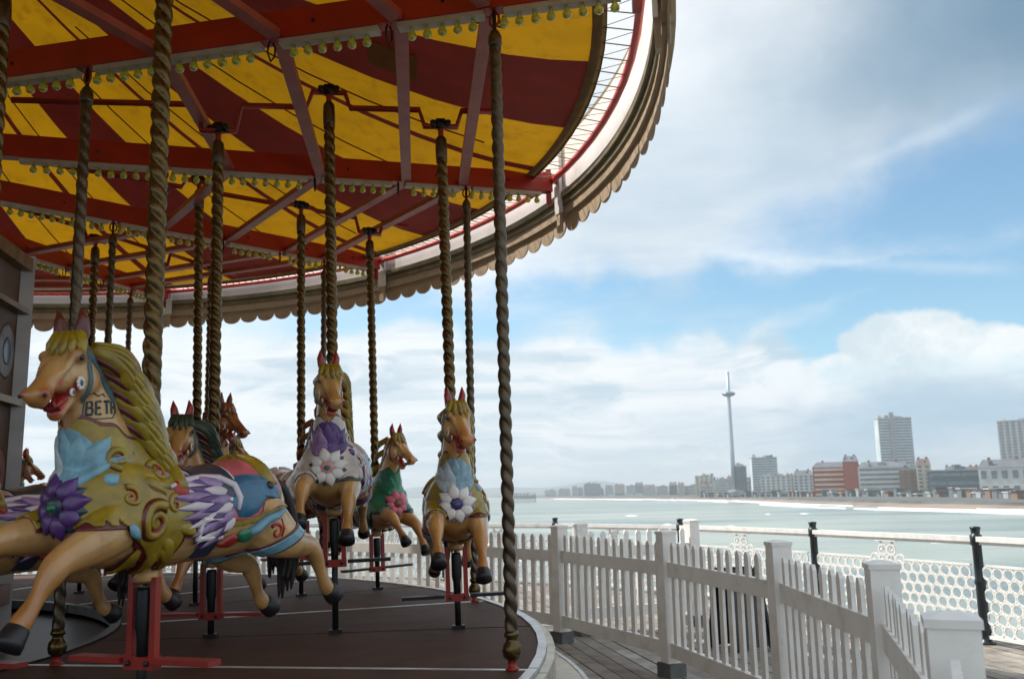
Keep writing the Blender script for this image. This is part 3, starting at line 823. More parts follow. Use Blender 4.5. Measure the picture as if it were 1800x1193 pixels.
# hanging rod with a red stay beyond the crown
# ------------------------------------------------------------------ the horses
# local frame: x forward, y to the horse's left (outwards), z up, origin where the pole meets the barrel
def catmull(P, n):
    P = [np.array(p, float) for p in P]; out = []
    for i in range(len(P) - 1):
        p0, p1, p2, p3 = P[max(i - 1, 0)], P[i], P[i + 1], P[min(i + 2, len(P) - 1)]
        for j in range(n):
            t = j / n
            out.append(.5 * ((2 * p1) + (-p0 + p2) * t + (2 * p0 - 5 * p1 + 4 * p2 - p3) * t * t + (-p0 + 3 * p1 - 3 * p2 + p3) * t ** 3))
    return out + [P[-1]]
def loft(mb, st, seg=20, sub=4, sv=(0, 1, 0)):
    """st rows: x, y, z, half across (y), half deep; sections stand square to the path"""
    S = catmull(st, sub); n = len(S); V = []
    for i, s in enumerate(S):
        a, b = S[max(i - 1, 0)][:3], S[min(i + 1, n - 1)][:3]
        t = Vector(b - a).normalized()
        side = Vector(sv); side = (side - t * side.dot(t)).normalized()
        up = t.cross(side)
        for k in range(seg):
            th = 2 * math.pi * k / seg
            V.append(Vector(s[:3]) + side * (max(s[3], .004) * math.cos(th)) + up * (max(s[4], .004) * math.sin(th)))
    F = [(i * seg + k, i * seg + (k + 1) % seg, (i + 1) * seg + (k + 1) % seg, (i + 1) * seg + k) for i in range(n - 1) for k in range(seg)]
    F += [tuple(range(seg))[::-1], tuple((n - 1) * seg + k for k in range(seg))]
    mb.add(V, F)

HP = Vector((.390, 0, .622)); YAW = Matrix.Rotation(R(18), 3, 'Z')
HT = YAW @ Vector((.80, 0, -.60)).normalized(); HS = YAW @ Vector((0, 1, 0)); HN = HT.cross(HS)
HR = Matrix((HT, HS, HN)).transposed()
def hd(s, o, y=0.0):
    q = HP + HT * (s * .69) + HN * (o * .90) + HS * (y * .93)
    return (q.x, q.y, q.z)
LEGS = dict(
    lf=[(.22, .10, .0, .10, .13), (.36, .135, -.09, .075, .09), (.52, .14, -.155, .052, .058), (.57, .14, -.20, .048, .05), (.625, .14, -.28, .028, .031), (.675, .138, -.35, .036, .04), (.70, .138, -.385, .034, .036)],
    rf=[(.22, -.10, .0, .10, .13), (.38, -.135, -.06, .075, .088), (.58, -.14, -.085, .052, .058), (.635, -.14, -.12, .048, .05), (.72, -.14, -.19, .028, .031), (.78, -.138, -.25, .036, .04), (.81, -.138, -.28, .034, .036)],
    lh=[(-.52, .09, .0, .12, .17), (-.66, .125, -.10, .10, .13), (-.80, .135, -.165, .07, .08), (-.93, .135, -.185, .047, .055), (-.985, .135, -.23, .043, .046), (-1.045, .135, -.33, .028, .031), (-1.085, .135, -.40, .036, .04), (-1.12, .135, -.425, .034, .036)],
    rh=[(-.50, -.09, .0, .12, .17), (-.59, -.125, -.13, .10, .125), (-.68, -.135, -.22, .068, .078), (-.79, -.135, -.26, .046, .054), (-.835, -.135, -.31, .042, .045), (-.875, -.135, -.40, .028, .031), (-.91, -.135, -.455, .036, .04), (-.945, -.135, -.475, .034, .036)])
src = MB()
loft(src, [(-.80, 0, .07, .02, .03), (-.77, 0, .06, .10, .10), (-.70, 0, .04, .165, .165), (-.58, 0, .025, .205, .215), (-.42, 0, .0, .205, .21), (-.22, 0, -.02, .19, .195),
           (0, 0, -.02, .195, .205), (.15, 0, .005, .20, .225), (.29, 0, .035, .18, .215), (.37, 0, .055, .135, .165), (.42, 0, .065, .07, .09), (.435, 0, .065, .01, .01)], 26)
loft(src, [(.13, 0, .02, .12, .18), (.185, 0, .12, .135, .205), (.240, 0, .235, .108, .172), (.285, 0, .345, .088, .140), (.325, 0, .45, .075, .116), (.358, 0, .54, .066, .098), (.380, 0, .612, .050, .072), (.386, 0, .65, .01, .02)], 22)
for L_ in LEGS.values():
    loft(src, L_, 16)
H1 = [(-.085, .0, .02, .02), (-.05, .0, .055, .06), (0, -.008, .076, .104), (.07, -.028, .086, .130), (.15, -.030, .080, .116), (.24, .0, .056, .074), (.32, .008, .043, .051), (.38, .0, .045, .048), (.43, -.008, .051, .050), (.462, -.014, .046, .045), (.482, -.016, .030, .030), (.490, -.018, .008, .010)]
loft(src, [(*hd(s, o), a, b) for s, o, a, b in [(s_, o_, a_ * .93, b_ * .90) for s_, o_, a_, b_ in H1]], 22, sv=HS)
H2 = [(.05, -.085, .05, .06), (.13, -.106, .052, .052), (.21, -.118, .044, .037), (.29, -.126, .038, .030), (.335, -.132, .038, .032), (.365, -.133, .032, .028), (.382, -.130, .010, .010)]
loft(src, [(*hd(s, o), a, b) for s, o, a, b in [(s_, o_, a_ * .93, b_ * .90) for s_, o_, a_, b_ in H2]], 18, sv=HS)
for sy in (-1, 1):
    src.ball(hd(.115, .045, sy * .068), (.040, .026, .030), 12, 8)
    src.ball(hd(.11, -.070, sy * .046), (.085, .048, .082), 14, 9)
    src.tube([hd(.16, .052, sy * .058), hd(.25, .030, sy * .050), hd(.33, .020, sy * .042)], [.016, .014, .006], 8)
    src.ball(hd(.440, .008, sy * .042), (.024, .017, .022), 12, 8, HR)
src.ball(hd(.345, -.142), (.026, .032, .024), 12, 8)
me = src.mesh('horse_source')
tmp = bpy.data.objects.new('tmp', me); COL.objects.link(tmp)
rm = tmp.modifiers.new('r', 'REMESH'); rm.mode = 'VOXEL'; rm.voxel_size = 0.0095; rm.use_smooth_shade = True
sm = tmp.modifiers.new('s', 'SMOOTH'); sm.factor = 0.5; sm.iterations = 3
dg = bpy.context.evaluated_depsgraph_get()
body_me = bpy.data.meshes.new_from_object(tmp.evaluated_get(dg))
bpy.data.objects.remove(tmp)
body_me.name = 'body'
body_me.polygons.foreach_set('use_smooth', [True] * len(body_me.polygons))
NVb = len(body_me.vertices)
BV = np.empty(NVb * 3); body_me.vertices.foreach_get('co', BV); BV = BV.reshape(-1, 3)
BNm = np.empty(NVb * 3); body_me.vertices.foreach_get('normal', BNm); BNm = BNm.reshape(-1, 3)
body_me.calc_loop_triangles()
BT = np.empty(len(body_me.loop_triangles) * 3, np.int32); body_me.loop_triangles.foreach_get('vertices', BT); BT = BT.reshape(-1, 3)
bvh = BVHTree.FromPolygons([tuple(v) for v in BV], [tuple(map(int, t)) for t in BT])
X, Y, Z = BV.T
hs = (BV - np.array(HP)) @ np.array(HT) / .69; ho = (BV - np.array(HP)) @ np.array(HN) / .90; HY = (BV - np.array(HP)) @ np.array(HS) / .93
def sstep(v, a, b):
    t = np.clip((v - a) / (b - a), 0, 1); return t * t * (3 - 2 * t)
def paint(base, shade, lips=(.42, .03, .03)):
    c = np.tile(np.array(base), (NVb, 1)); s = np.array(shade)
    def blend(w, col):
        w = np.clip(w, 0, 1)[:, None]; c[:] = c * (1 - w) + np.array(col) * w
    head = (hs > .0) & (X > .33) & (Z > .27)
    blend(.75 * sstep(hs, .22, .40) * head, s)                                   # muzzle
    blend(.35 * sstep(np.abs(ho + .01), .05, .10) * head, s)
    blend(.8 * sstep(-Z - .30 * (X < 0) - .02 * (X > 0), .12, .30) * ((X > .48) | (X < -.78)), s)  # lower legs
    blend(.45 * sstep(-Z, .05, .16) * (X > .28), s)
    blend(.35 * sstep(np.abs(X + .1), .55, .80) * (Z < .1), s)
    mouth = head & (hs > .13) & (hs < .47) & (ho < -.055) & (ho > -.112) & (np.abs(HY) < .065)
    m_w = sstep(hs, .14, .2) * np.exp(-((ho + .048 + (hs - .13) * .24) / .026) ** 2) * head
    blend(1.3 * m_w * (np.abs(HY) < .07), lips)
    nos = np.exp(-(((hs - .45) / .022) ** 2 + ((ho - .010) / .017) ** 2)) * (np.abs(HY) > .03)
    blend(1.2 * nos, (.35, .02, .02))
    eye = np.exp(-(((hs - .12) / .060) ** 2 + ((ho - .045) / .026) ** 2)) * (np.abs(HY) > .045) * head
    blend(1.1 * eye, (.14, .05, .015))
    for sy in (1, -1):
        ck = np.exp(-(((hs - .30) / .022) ** 2 + ((ho + .005) / .014) ** 2)) * (HY * sy > .02) * head
        blend(1.0 * ck, (.55, .05, .09))
    return c
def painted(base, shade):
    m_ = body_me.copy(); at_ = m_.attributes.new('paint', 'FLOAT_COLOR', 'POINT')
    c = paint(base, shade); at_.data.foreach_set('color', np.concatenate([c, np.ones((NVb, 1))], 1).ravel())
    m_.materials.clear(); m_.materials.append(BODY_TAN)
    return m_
def shell(name, g, h, m=None, base=-.002):
    """a raised plate that follows the body wherever g > 0; its edge is cut exactly on g = 0"""
    vid = {}; V = []; F = []
    def vert(i):
        if i not in vid:
            vid[i] = len(V); V.append(BV[i] + BNm[i] * h)
        return vid[i]
    cuts = {}
    edge_pairs = []
    def cut(i, j):
        key = (min(i, j), max(i, j))
        if key not in cuts:
            t = g[i] / (g[i] - g[j]); p_ = BV[i] * (1 - t) + BV[j] * t; n_ = BNm[i] * (1 - t) + BNm[j] * t
            V.append(p_ + n_ * h); V.append(p_ + n_ * base); cuts[key] = len(V) - 2
        return cuts[key]
    pos = g > 0; cnt = pos[BT].sum(1)
    for t in BT[cnt == 3]:
        F.append((vert(t[0]), vert(t[1]), vert(t[2])))
    for t in BT[(cnt == 1) | (cnt == 2)]:
        t = list(map(int, t)); poly = []; cs = []
        for a_ in range(3):
            i, j = t[a_], t[(a_ + 1) % 3]
            if pos[i]:
                poly.append(vert(i))
            if pos[i] != pos[j]:
                q = cut(i, j); poly.append(q); cs.append((q, pos[i]))
        F.append(tuple(poly))
        if len(cs) == 2:
            (q1, o1), (q2, o2) = cs
            if not o1: q1, q2 = q2, q1
            F.append((q2, q1, q1 + 1, q2 + 1))
    me_ = bpy.data.meshes.new(name); me_.from_pydata([tuple(v) for v in V], [], F)
    me_.polygons.foreach_set('use_smooth', [True] * len(F))
    if m: me_.materials.append(m)
    return me_
def side(x, z, h=.0, sy=1):
    hit = bvh.ray_cast(Vector((x, sy * 1.0, z)), Vector((0, -sy, 0)))
    if hit[0] is None:
        return Vector((x, sy * .02, z)), Vector((0, sy, 0))
    return hit[0] + hit[1] * h, hit[1]
def front(y, z, h=.0):
    hit = bvh.ray_cast(Vector((.475 if z < .2 else .475 - (z - .2) * .25, y, z)), Vector((-1, 0, 0)))
    if hit[0] is None:
        return Vector((.2, y, z)), Vector((1, 0, 0))
    return hit[0] + hit[1] * h, hit[1]
def patch(mb, poly, pr, h, base=.0, rings=(1.0, .82, .55, .25)):
    """a cushion-like carved piece: 2D outline laid on the body through pr, rising to h"""
    cx = sum(p_[0] for p_ in poly) / len(poly); cy = sum(p_[1] for p_ in poly) / len(poly)
    n_ = len(poly); V = []; F = []
    hh = [base, base + h * .75, base + h, base + h * 1.05]
    for k, s in enumerate(rings):
        for x_, y_ in poly:
            q, _ = pr(cx + (x_ - cx) * s, cy + (y_ - cy) * s, hh[k]); V.append(q)
    q, _ = pr(cx, cy, base + h * 1.05); V.append(q)
    for k in range(len(rings) - 1):
        for i in range(n_):
            F.append((k * n_ + i, k * n_ + (i + 1) % n_, (k + 1) * n_ + (i + 1) % n_, (k + 1) * n_ + i))
    for i in range(n_):
        F.append(((len(rings) - 1) * n_ + i, (len(rings) - 1) * n_ + (i + 1) % n_, len(V) - 1))
    mb.add(V, F); return mb
def leafshape(x0, y0, ang, L, w, n=9, bend=0.0):
    pts = []
    for sgn in (1, -1):
        rg = np.linspace(0, 1, n) if sgn == 1 else np.linspace(1, 0, n)[1:-1]
        for t in rg:
            a = ang + bend * t
            wv = w * math.sin(math.pi * min(1, t ** .7)) * sgn
            pts.append((x0 + L * t * math.cos(a) - wv * math.sin(a), y0 + L * t * math.sin(a) + wv * math.cos(a)))
    return pts
def ctube(mb, pts2, pr, rad, h=.004, seg=6):
    mb.tube([pr(x_, z_, h)[0] for x_, z_ in pts2], rad, seg); return mb

PARTS = []          # name, mesh, role, index of parent part or None
def part(name, me_, role, par=None):
    PARTS.append((name, me_, role, par)); return len(PARTS) - 1
def P(name, mb, role, par=None, smooth=True):
    return part(name, mb.mesh(name, WHITE, smooth), role, par)

# --- head furniture
for sy in (-1, 1):
    eb = P('eye', MB().ball(hd(.12, .043, sy * .084), (.019, .010, .014), 12, 8, HR), 'eye')
    q = Vector(hd(.0, .078, sy * .036))
    e = MB().tube([q + Vector((.0, 0, -.02)), q + Vector((-.002, sy * .012, .03)), q + Vector((.0, sy * .02, .075)), q + Vector((.014, sy * .018, .125))],
                  [(.020, .026), (.026, .034), (.022, .026), (.003, .003)], 10)
    P('ear', e, 'ear')
    P('nostril', MB().ball(hd(.466, .010, sy * .052), (.010, .007, .008), 8, 6), 'eye')
    # rosette of the bit
    rb_ = MB()
    for i in range(8):
        a = i * math.pi / 4
        rb_.ball(hd(.20 + .026 * math.cos(a), -.052 + .020 * math.sin(a), sy * .080), (.010, .006, .010), 8, 5, HR)
    r_i = P('rosette', rb_, 'white'); P('rosette_centre', MB().ball(hd(.20, -.052, sy * .080), (.015, .008, .015), 10, 6, HR), 'strap', r_i)
    rb_ = MB().ball(hd(.262, -.068, sy * .062), (.018, .007, .016), 10, 6, HR)
    r_i = P('rosette', rb_, 'white'); P('rosette_centre', MB().ball(hd(.262, -.068, sy * .067), (.010, .005, .009), 10, 6, HR), 'strap', r_i)
tm = MB()
for i in range(7):
    y = (i - 3) * .0125
    tm.box(hd(.425 - abs(i - 3) * .007, -.060, y), (.014, .011, .017), HR)
P('upper_teeth', tm, 'teeth', smooth=False)
tm = MB()
for i in range(7):
    y = (i - 3) * .0105
    tm.box(hd(.375 - abs(i - 3) * .007, -.104, y), (.012, .009, .014), HR)
P('lower_teeth', tm, 'teeth', smooth=False)
P('tongue', MB().ball(hd(.25, -.090), (.085, .030, .014), 10, 6, HR @ Matrix.Rotation(.17, 3, 'Y')), 'tongue')
g_head = np.where((X > .26) & (Z > .37), 1.0, -1.0)
band = lambda v, c, w: w - np.abs(v - c)
part('cheek_strap', shell('cheek_strap', np.where(g_head > 0, np.minimum(band(hs + .55 * (ho + .02) * 0, .025 , .020), .2), -1.0), .007), 'strap')
part('brow_band', shell('brow_band', np.where((g_head > 0) & (ho > -.01), band(hs, .062, .013), -1.0), .006), 'strap')
part('jaw_strap', shell('jaw_strap', np.where((g_head > 0) & (ho < .045) & (hs < .20), np.minimum(band(hs - .9 * (-ho), .075, .014), hs - .02), -1.0), .007), 'strap')
# forelock
fl = MB()
for i, (y, l) in enumerate(((-.045, .09), (-.02, .13), (.008, .15), (.03, .13), (.055, .10))):
    fl.tube([hd(-.035, .085, y * .5), hd(.015, .105, y), hd(.015 + l * .55, .092 - 6 * y * y, y * 1.35), hd(.015 + l, .072 - 9 * y * y, y * 1.7)], [.020, .026, .022, .004], 8)
P('forelock', fl, 'mane')
# mane: carved locks sweeping back from the crest, mostly on the left of the neck
crest = [(.300, .625), (.258, .570), (.225, .508), (.195, .443), (.165, .378), (.130, .315), (.090, .262)]
mn = MB().tube([(x_ + .035, .0, z_) for x_, z_ in [(.345, .655)] + crest], [(.034, .03)] + [(.046, .050)] * 6 + [(.05, .05)] * 2 + [(.04, .04)], 10)
m_i = P('mane', mn, 'mane')
for i, (x_, z_) in enumerate(crest):
    L = .165 + .06 * math.sin(math.pi * min(1, (i + .8) / 6)) - .05 * (i == 0)
    a = Vector((x_ + .05, .030, z_ + .035)); b = Vector((x_ - .02, .088, z_ + .005)); c_ = Vector((x_ - .075, .102, z_ - .045)); d_ = Vector((x_ - L * .78, .082, z_ - .06 - L * .30)); e_ = Vector((x_ - L * 1.05, .06, z_ - .06 - L * .34))
    lk = MB().tube(catmull([a, b, c_, d_, e_], 4), [r_ for r_ in np.interp(np.linspace(0, 1, 17), [0, .25, .6, .9, 1], [.024, .052, .062, .036, .004])], 10, flat=.60)
    for dz in (-.036, -.012, .012, .036):
        lk.tube(catmull([a + Vector((0, .016, dz * .4)), b + Vector((0, .026 - 6 * dz * dz, dz * .85)), c_ + Vector((0, .030 - 7 * dz * dz, dz)), d_ + Vector((0, .016, dz * .7)), e_], 4), [r_ for r_ in np.interp(np.linspace(0, 1, 17), [0, .25, .6, .9, 1], [.006, .014, .017, .012, .003])], 7)
    P('lock', lk, 'mane', m_i)
    lk = MB().tube(catmull([a + Vector((.005, 0, -.030)), b + Vector((.01, .004, -.052)), c_ + Vector((0, .004, -.060)), d_ + Vector((.01, .0, -.034))], 4), [r_ for r_ in np.interp(np.linspace(0, 1, 13), [0, .3, .8, 1], [.010, .017, .012, .003])], 7)
    P('lock_line', lk, 'line', m_i)
    if i % 2 == 0:
        lk = MB().tube([a + Vector((0, -.06, 0)), Vector((x_ - .03, -.085, z_ - .01)), Vector((x_ - .10, -.07, z_ - .06))], [.03, .034, .005], 8, flat=.7)
        P('lock', lk, 'mane', m_i)
# hooves and tail
for L_ in LEGS.values():
    e_ = Vector(L_[-1][:3]); d_ = (e_ - Vector(L_[-2][:3])).normalized()
    P('hoof', MB().tube([e_ - d_ * .022, e_ - d_ * .018, e_ + d_ * .035, e_ + d_ * .055], [.036, .041, .050, .051], 14), 'hoof')
tl = MB()
for i in range(9):
    a = i * .7; y = .028 * math.cos(a); x_ = .02 * math.sin(a)
    tl.tube(catmull([(-.77, y * .4, .12), (-.87, y * .7, .10 + x_), (-.94, y, -.04), (-.95 + x_, y * 1.4, -.22), (-.93 + 2 * x_, y * 1.2, -.40 + .05 * math.sin(i))], 4),
            [r_ for r_ in np.interp(np.linspace(0, 1, 17), [0, .4, .8, 1], [.018, .030, .024, .004])], 7)
P('tail', tl, 'tail')
# --- trappings
lim = np.where((X > -.70) & (X < .10) & (Z < .30), 1.0, -1.0)
def ell(xc, zc, a, b, p_=2.0): return 1 - np.abs((X - xc) / a) ** p_ - np.abs((Z - zc) / b) ** p_
gcl = np.where(lim > 0, np.minimum(ell(-.285, .24, .385, .285, 2.4), .5 + 0 * X), -1.0)
part('saddle_cloth_border', shell('border', gcl + .22, .006), 'cloth_border')
part('saddle_cloth', shell('cloth', np.where(gcl > 0, np.minimum(gcl - .02, 1), gcl - .02), .012), 'cloth')
gst = np.where(lim > 0, np.minimum(.105 - np.abs(X + .235), Z - .055), -1.0)
part('saddle_seat_border', shell('seat_border', gst + .016, .017), 'seat_line')
part('saddle_seat', shell('seat', gst, .023), 'seat')
gsk = np.where(lim > 0, np.minimum(.052 - np.abs(X + .195), np.minimum(.09 - Z, Z + .19)), -1.0)
part('girth_strap', shell('girth', gsk, .008), 'strap_dark')
for x_, hgt, rr, role in ((-.02, .205, .030, 'collar'), (-.54, .235, .040, 'collar')):
    pts = []
    for t in np.linspace(-1.25, 1.25, 17):
        y = .165 * math.sin(t) * 1.0; zc = -.01 + (hgt + .015) * math.cos(t) ** .7 if math.cos(t) > 0 else -.01
        pts.append((x_ - .03 * (1 - math.cos(t)) * (1 if x_ < -.3 else -1), y * 1.12, zc))
    rl = MB().tube(pts, [rr * (.75 + .5 * abs(t)) for t in np.linspace(-1, 1, 17)], 10)
    r_i = P('cantle_roll' if x_ < -.3 else 'pommel_roll', rl, role)
    for sg in (0, 16):
        P('roll_boss', MB().ball(pts[sg], (.05, .03, .05), 10, 7), 'red', r_i)
gcr = np.where(X < -.42, np.minimum(.020 - np.abs((X + .56) * .55 + (Z - .10) * .8), .12 - np.abs(Z - .02) * .6), -1.0)
# chest collar
legcut = (Z + .045) + np.clip(.30 - X, 0, 1) * .85
nohead = X < .475 - np.clip(Z - .15, 0, 1) * .30
gco = np.where((X > -.16) & (Z > -.30) & nohead, np.minimum(ell(.37, .045, .42, .315, 2.2) - np.clip(Z - .12, 0, 1) * np.clip(.36 - X, 0, 1) * 9, np.minimum(legcut * 3, 1)), -1.0)
wav = .07 * np.sin(np.arctan2(Z - .07, X - .37) * 14)
gco = np.where(gco > -.9, np.minimum(gco + wav, legcut * 3), gco)
gco0 = ell(.37, .045, .42, .315, 2.2) - np.clip(Z - .12, 0, 1) * np.clip(.36 - X, 0, 1) * 9 + wav
gcb = np.where((X > -.20) & (Z > -.32) & nohead, np.minimum(gco0 + .13, (legcut + .012) * 3), -1.0)
part('collar_border', shell('collar_border', gcb, .007), 'collar_border')
part('chest_collar', shell('collar', gco, .015), 'collar')
# thigh strap
gth = np.where((X < -.44) & (Z < .02), np.minimum(.026 - np.abs(.42 * (X + .64) + (Z + .165)) , .5), -1.0)
gth = np.where((np.abs(Y) > .02) & (X > -.86) & (Z > -.26), gth, -1.0)
part('thigh_strap_border', shell('thigh_border', gth + .012, .006), 'line')
part('thigh_strap', shell('thigh', gth, .011), 'plume')
# plume of feathers up the breast
part('plume_shield', shell('plume_shield', np.where((X > .30) & nohead, 1 - (Y / .085) ** 2 - ((Z - .19) / .15) ** 2, -1.0), .019), 'plume')
for i, (y, ang, L, w) in enumerate(((0, 90, .245, .044), (-.03, 97, .225, .040), (.03, 83, .225, .040), (-.055, 106, .21, .036), (.055, 74, .21, .036), (-.08, 118, .17, .030), (.08, 62, .17, .030))):
    mb = MB(); patch(mb, leafshape(y * .6, .10, R(ang), L, w), front, .012 + .004 * (i % 2), .016)
    P('plume_feather', mb, 'plume' if i % 2 == 0 else 'plume2')
# flower on the breast
FY, FZ = .0, .035
FL = MB()
for i in range(8):
    a = i * math.pi / 4 + .2
    mb = MB(); patch(mb, leafshape(FY + .030 * math.cos(a), FZ + .030 * math.sin(a), a, .092, .034), front, .014, .022)
    P('petal', mb, 'petal')
    mb = MB(); patch(mb, leafshape(FY + .018 * math.cos(a + .39), FZ + .018 * math.sin(a + .39), a + .39, .100, .034), front, .006, .016)
    P('petal_outline', mb, 'petal_line')
cp = lambda r_: [(FY + r_ * math.cos(t), FZ + r_ * math.sin(t)) for t in np.linspace(0, 2 * math.pi, 14, endpoint=False)]
mb = MB(); patch(mb, cp(.042), front, .012, .030); P('flower_ring', mb, 'flower_ring')
mb = MB(); patch(mb, cp(.023), front, .016, .036); P('flower_centre', mb, 'flower_centre')
# scrolls carved in the collar
def spiral(cx, cz, r0, turns, a0=0, d=1, n=40):
    return [(cx + r0 * (1 - .82 * t) * math.cos(a0 + d * 2 * math.pi * turns * t), cz + r0 * (1 - .82 * t) * math.sin(a0 + d * 2 * math.pi * turns * t)) for t in np.linspace(0, 1, n)]
for cx, cz, r0, tn, a0, d in ((.155, -.035, .070, 1.6, 2.2, -1), (.27, .215, .048, 1.4, -1.5, 1), (.10, .16, .045, 1.3, .3, 1), (.055, .03, .036, 1.2, 2.0, -1), (.27, .06, .04, 1.2, 1.2, 1)):
    sp = spiral(cx, cz, r0, tn, a0, d)
    mb = ctube(MB(), sp, side, [.017 * r0 / .06 * (1.15 - .6 * i / 40) for i in range(40)], .016, 8)
    s_i = P('scroll', mb, 'collar')
    mb = ctube(MB(), sp, side, [.024 * r0 / .06 * (1.15 - .6 * i / 40) for i in range(40)], .006, 8); P('scroll_ground', mb, 'line', s_i)
    mb = ctube(MB(), spiral(cx, cz, r0 * .78, tn, a0 + .2, d), side, .0065 * r0 / .06, .020, 6); P('scroll_line', mb, 'red', s_i)
for x_, z_, ang, L in ((.10, -.10, 200, .17), (.09, -.14, 185, .15), (.13, -.15, 215, .12), (.02, -.07, 160, .12), (.20, -.13, 250, .10), (.12, .10, 150, .13), (.20, .12, 175, .12), (.05, .11, 120, .10)):
    mb = MB(); patch(mb, leafshape(x_, z_, R(ang), L, .024, bend=.6), side, .010, .014)
    l_i = P('acanthus_leaf', mb, 'collar')
    mb = MB(); patch(mb, leafshape(x_ + .006, z_ - .002, R(ang), L * 1.12, .033, bend=.6), side, .004, .012); P('leaf_ground', mb, 'line', l_i)
for x_, z_, ang, L in ((.30, -.045, 215, .085), (.345, .115, 150, .06)):
    mb = MB(); patch(mb, leafshape(x_, z_, R(ang), L, .022), side, .010, .016); P('inlay_leaf', mb, 'plume')
# wing on the flank, root towards the rump, feathers streaming forward
for row, (n_, L0, L1, w, rz, role) in enumerate(((9, .43, .20, .021, 0, 'wing'), (7, .29, .15, .019, .012, 'wing2'), (6, .17, .09, .019, .02, 'wing'))):
    for i in range(n_):
        t = i / (n_ - 1); ang = R(4 + 42 * t); L = L0 + (L1 - L0) * t
        x0, z0 = -.270 - .02 * t, .105 - .135 * t
        mb = MB(); patch(mb, leafshape(x0, z0, -ang + .12, L, w, bend=.10), side, .009, .015 + .006 * row + .0015 * i)
        f_i = P('feather', mb, role if i % 2 == 0 or row == 1 else 'wing_line')
        if row == 0:
            mb = MB(); patch(mb, leafshape(x0, z0 - .004, -ang + .12, L * 1.05, w * 1.35, bend=.10), side, .003, .013); P('feather_ground', mb, 'wing2', f_i)
mb = ctube(MB(), [(.07, .095), (-.05, .118), (-.17, .130), (-.27, .128), (-.325, .10), (-.335, .05), (-.32, .0)], side, [.008, .013, .016, .018, .018, .016, .008], .022, 8); P('wing_edge', mb, 'wing_line')
# bird's head behind the wing
bird = [(-.30, .10), (-.36, .145), (-.45, .155), (-.54, .145), (-.60, .11), (-.62, .05), (-.60, .03), (-.555, .055), (-.50, .045), (-.45, -.005), (-.40, -.03), (-.33, -.03), (-.29, .03)]
mb = MB(); patch(mb, bird, side, .016, .015); b_i = P('bird_head', mb, 'bird')
mb = MB(); patch(mb, [(-.49, .035), (-.54, .06), (-.60, .045), (-.655, .0), (-.62, .005), (-.57, .005), (-.52, -.01), (-.475, -.015)], side, .014, .018); P('beak', mb, 'beak', b_i)
mb = MB(); patch(mb, [(-.53 + .02 * math.cos(t), .10 + .017 * math.sin(t)) for t in np.linspace(0, 6.28, 10, endpoint=False)], side, .006, .034); P('bird_eye', mb, 'eye', b_i)
mb = ctube(MB(), [(-.64, -.005), (-.58, -.03), (-.52, -.045), (-.46, -.085), (-.40, -.10)], side, [.010, .020, .024, .026, .020], .010, 8); g_i = P('goose_neck', mb, 'plume')
mb = MB(); patch(mb, [(-.40 + .05 * math.cos(t), -.105 + .030 * math.sin(t)) for t in np.linspace(0, 6.28, 12, endpoint=False)], side, .016, .014); P('goose_head', mb, 'goose', g_i)
mb = MB(); patch(mb, leafshape(-.37, -.115, R(-12), .13, .026), side, .012, .010); P('goose_bill', mb, 'red', g_i)
# buckle
bk = [(-.10, -.035), (-.225, -.03), (-.235, -.10), (-.09, -.105)]
mb = ctube(MB(), bk + bk[:1], side, .013, .024, 6); bi = P('buckle', mb, 'white', smooth=False)
mb = MB(); patch(mb, [(x_ * .8 - .032, z_ * .7 - .02) for x_, z_ in bk], side, .006, .016); P('buckle_plate', mb, 'strap_dark', bi)
mb = MB(); patch(mb, leafshape(-.125, -.07, R(170), .07, .018), side, .006, .026); P('buckle_tongue', mb, 'collar', bi)
# painted flourish on the thigh
mb = ctube(MB(), spiral(-.585, -.105, .04, 1.1, .6, 1, 24) , side, [.0085 - .004 * i / 24 for i in range(24)], .002, 6); P('thigh_flourish', mb, 'red')
mb = ctube(MB(), [(-.615, -.045), (-.63, -.09), (-.62, -.13)], side, [.003, .007, .003], .002, 6); P('thigh_flourish', mb, 'red')
for x_, z_ in ((-.055, .075), (-.44, .12), (-.06, .12)):
    for a in range(4):
        mb = MB(); patch(mb, leafshape(x_, z_, a * math.pi / 2, .024, .006), side, .003, .013); P('star_ray', mb, 'white')
# belly stub, foot-rest and guide rod
P('pole_stub', MB().lathe([(.050, -.205), (.054, -.20), (.054, -.27), (.047, -.285), (.047, -.12)][::-1], 16), 'stub')
N_BASE = len(PARTS)
FRZ = -.60
fr_ = MB()
for sy in (-1, 1):
    fr_.bar((0, sy * .062, -.26), (0, sy * .062, FRZ + .01), .030, .030, up=(1, 0, 0))
fr_.box((0, 0, FRZ), (.05, .16, .05))
fi = P('foot_rest_frame', fr_, 'frame', smooth=False)
for sy in (-1, 1):
    P('foot_peg', MB().box((0, sy * .235, FRZ + .01), (.075, .29, .022)), 'peg', fi, smooth=False)
    P('bolt', MB().ball((.03, sy * .05, FRZ), .012, 6, 4), 'hoof', fi)
P('pole_sleeve', MB().lathe([(.03, -.30), (.034, -.32), (.034, -.46), (.026, -.50), (.024, -.62)][::-1], 12), 'iron')
horse_pole = twist_mesh('twisted_pole', 2.50, .042, .165, BRASS, seg=32, step=.011)
cap2 = MB().lathe([(.037, 0), (.044, .012), (.045, .09), (.041, .16), (.028, .18)], 14).mesh('pole_cap', BRASS_DULL, True)
rod_top = MB().lathe([(.021, 0), (.021, .22)], 10).mesh('hanger_rod', REDPAINT, True)
bear = MB()
for sy in (-1, 1):
    bear.lathe([(.0, -.022), (.03, -.022), (.036, -.01), (.036, .01), (.03, .022), (0, .022)], 12)
    n0 = len(bear.v) - 72
    for i in range(n0, len(bear.v)):
        x_, y_, z_ = bear.v[i]; bear.v[i] = (x_, z_ + sy * .055, y_)
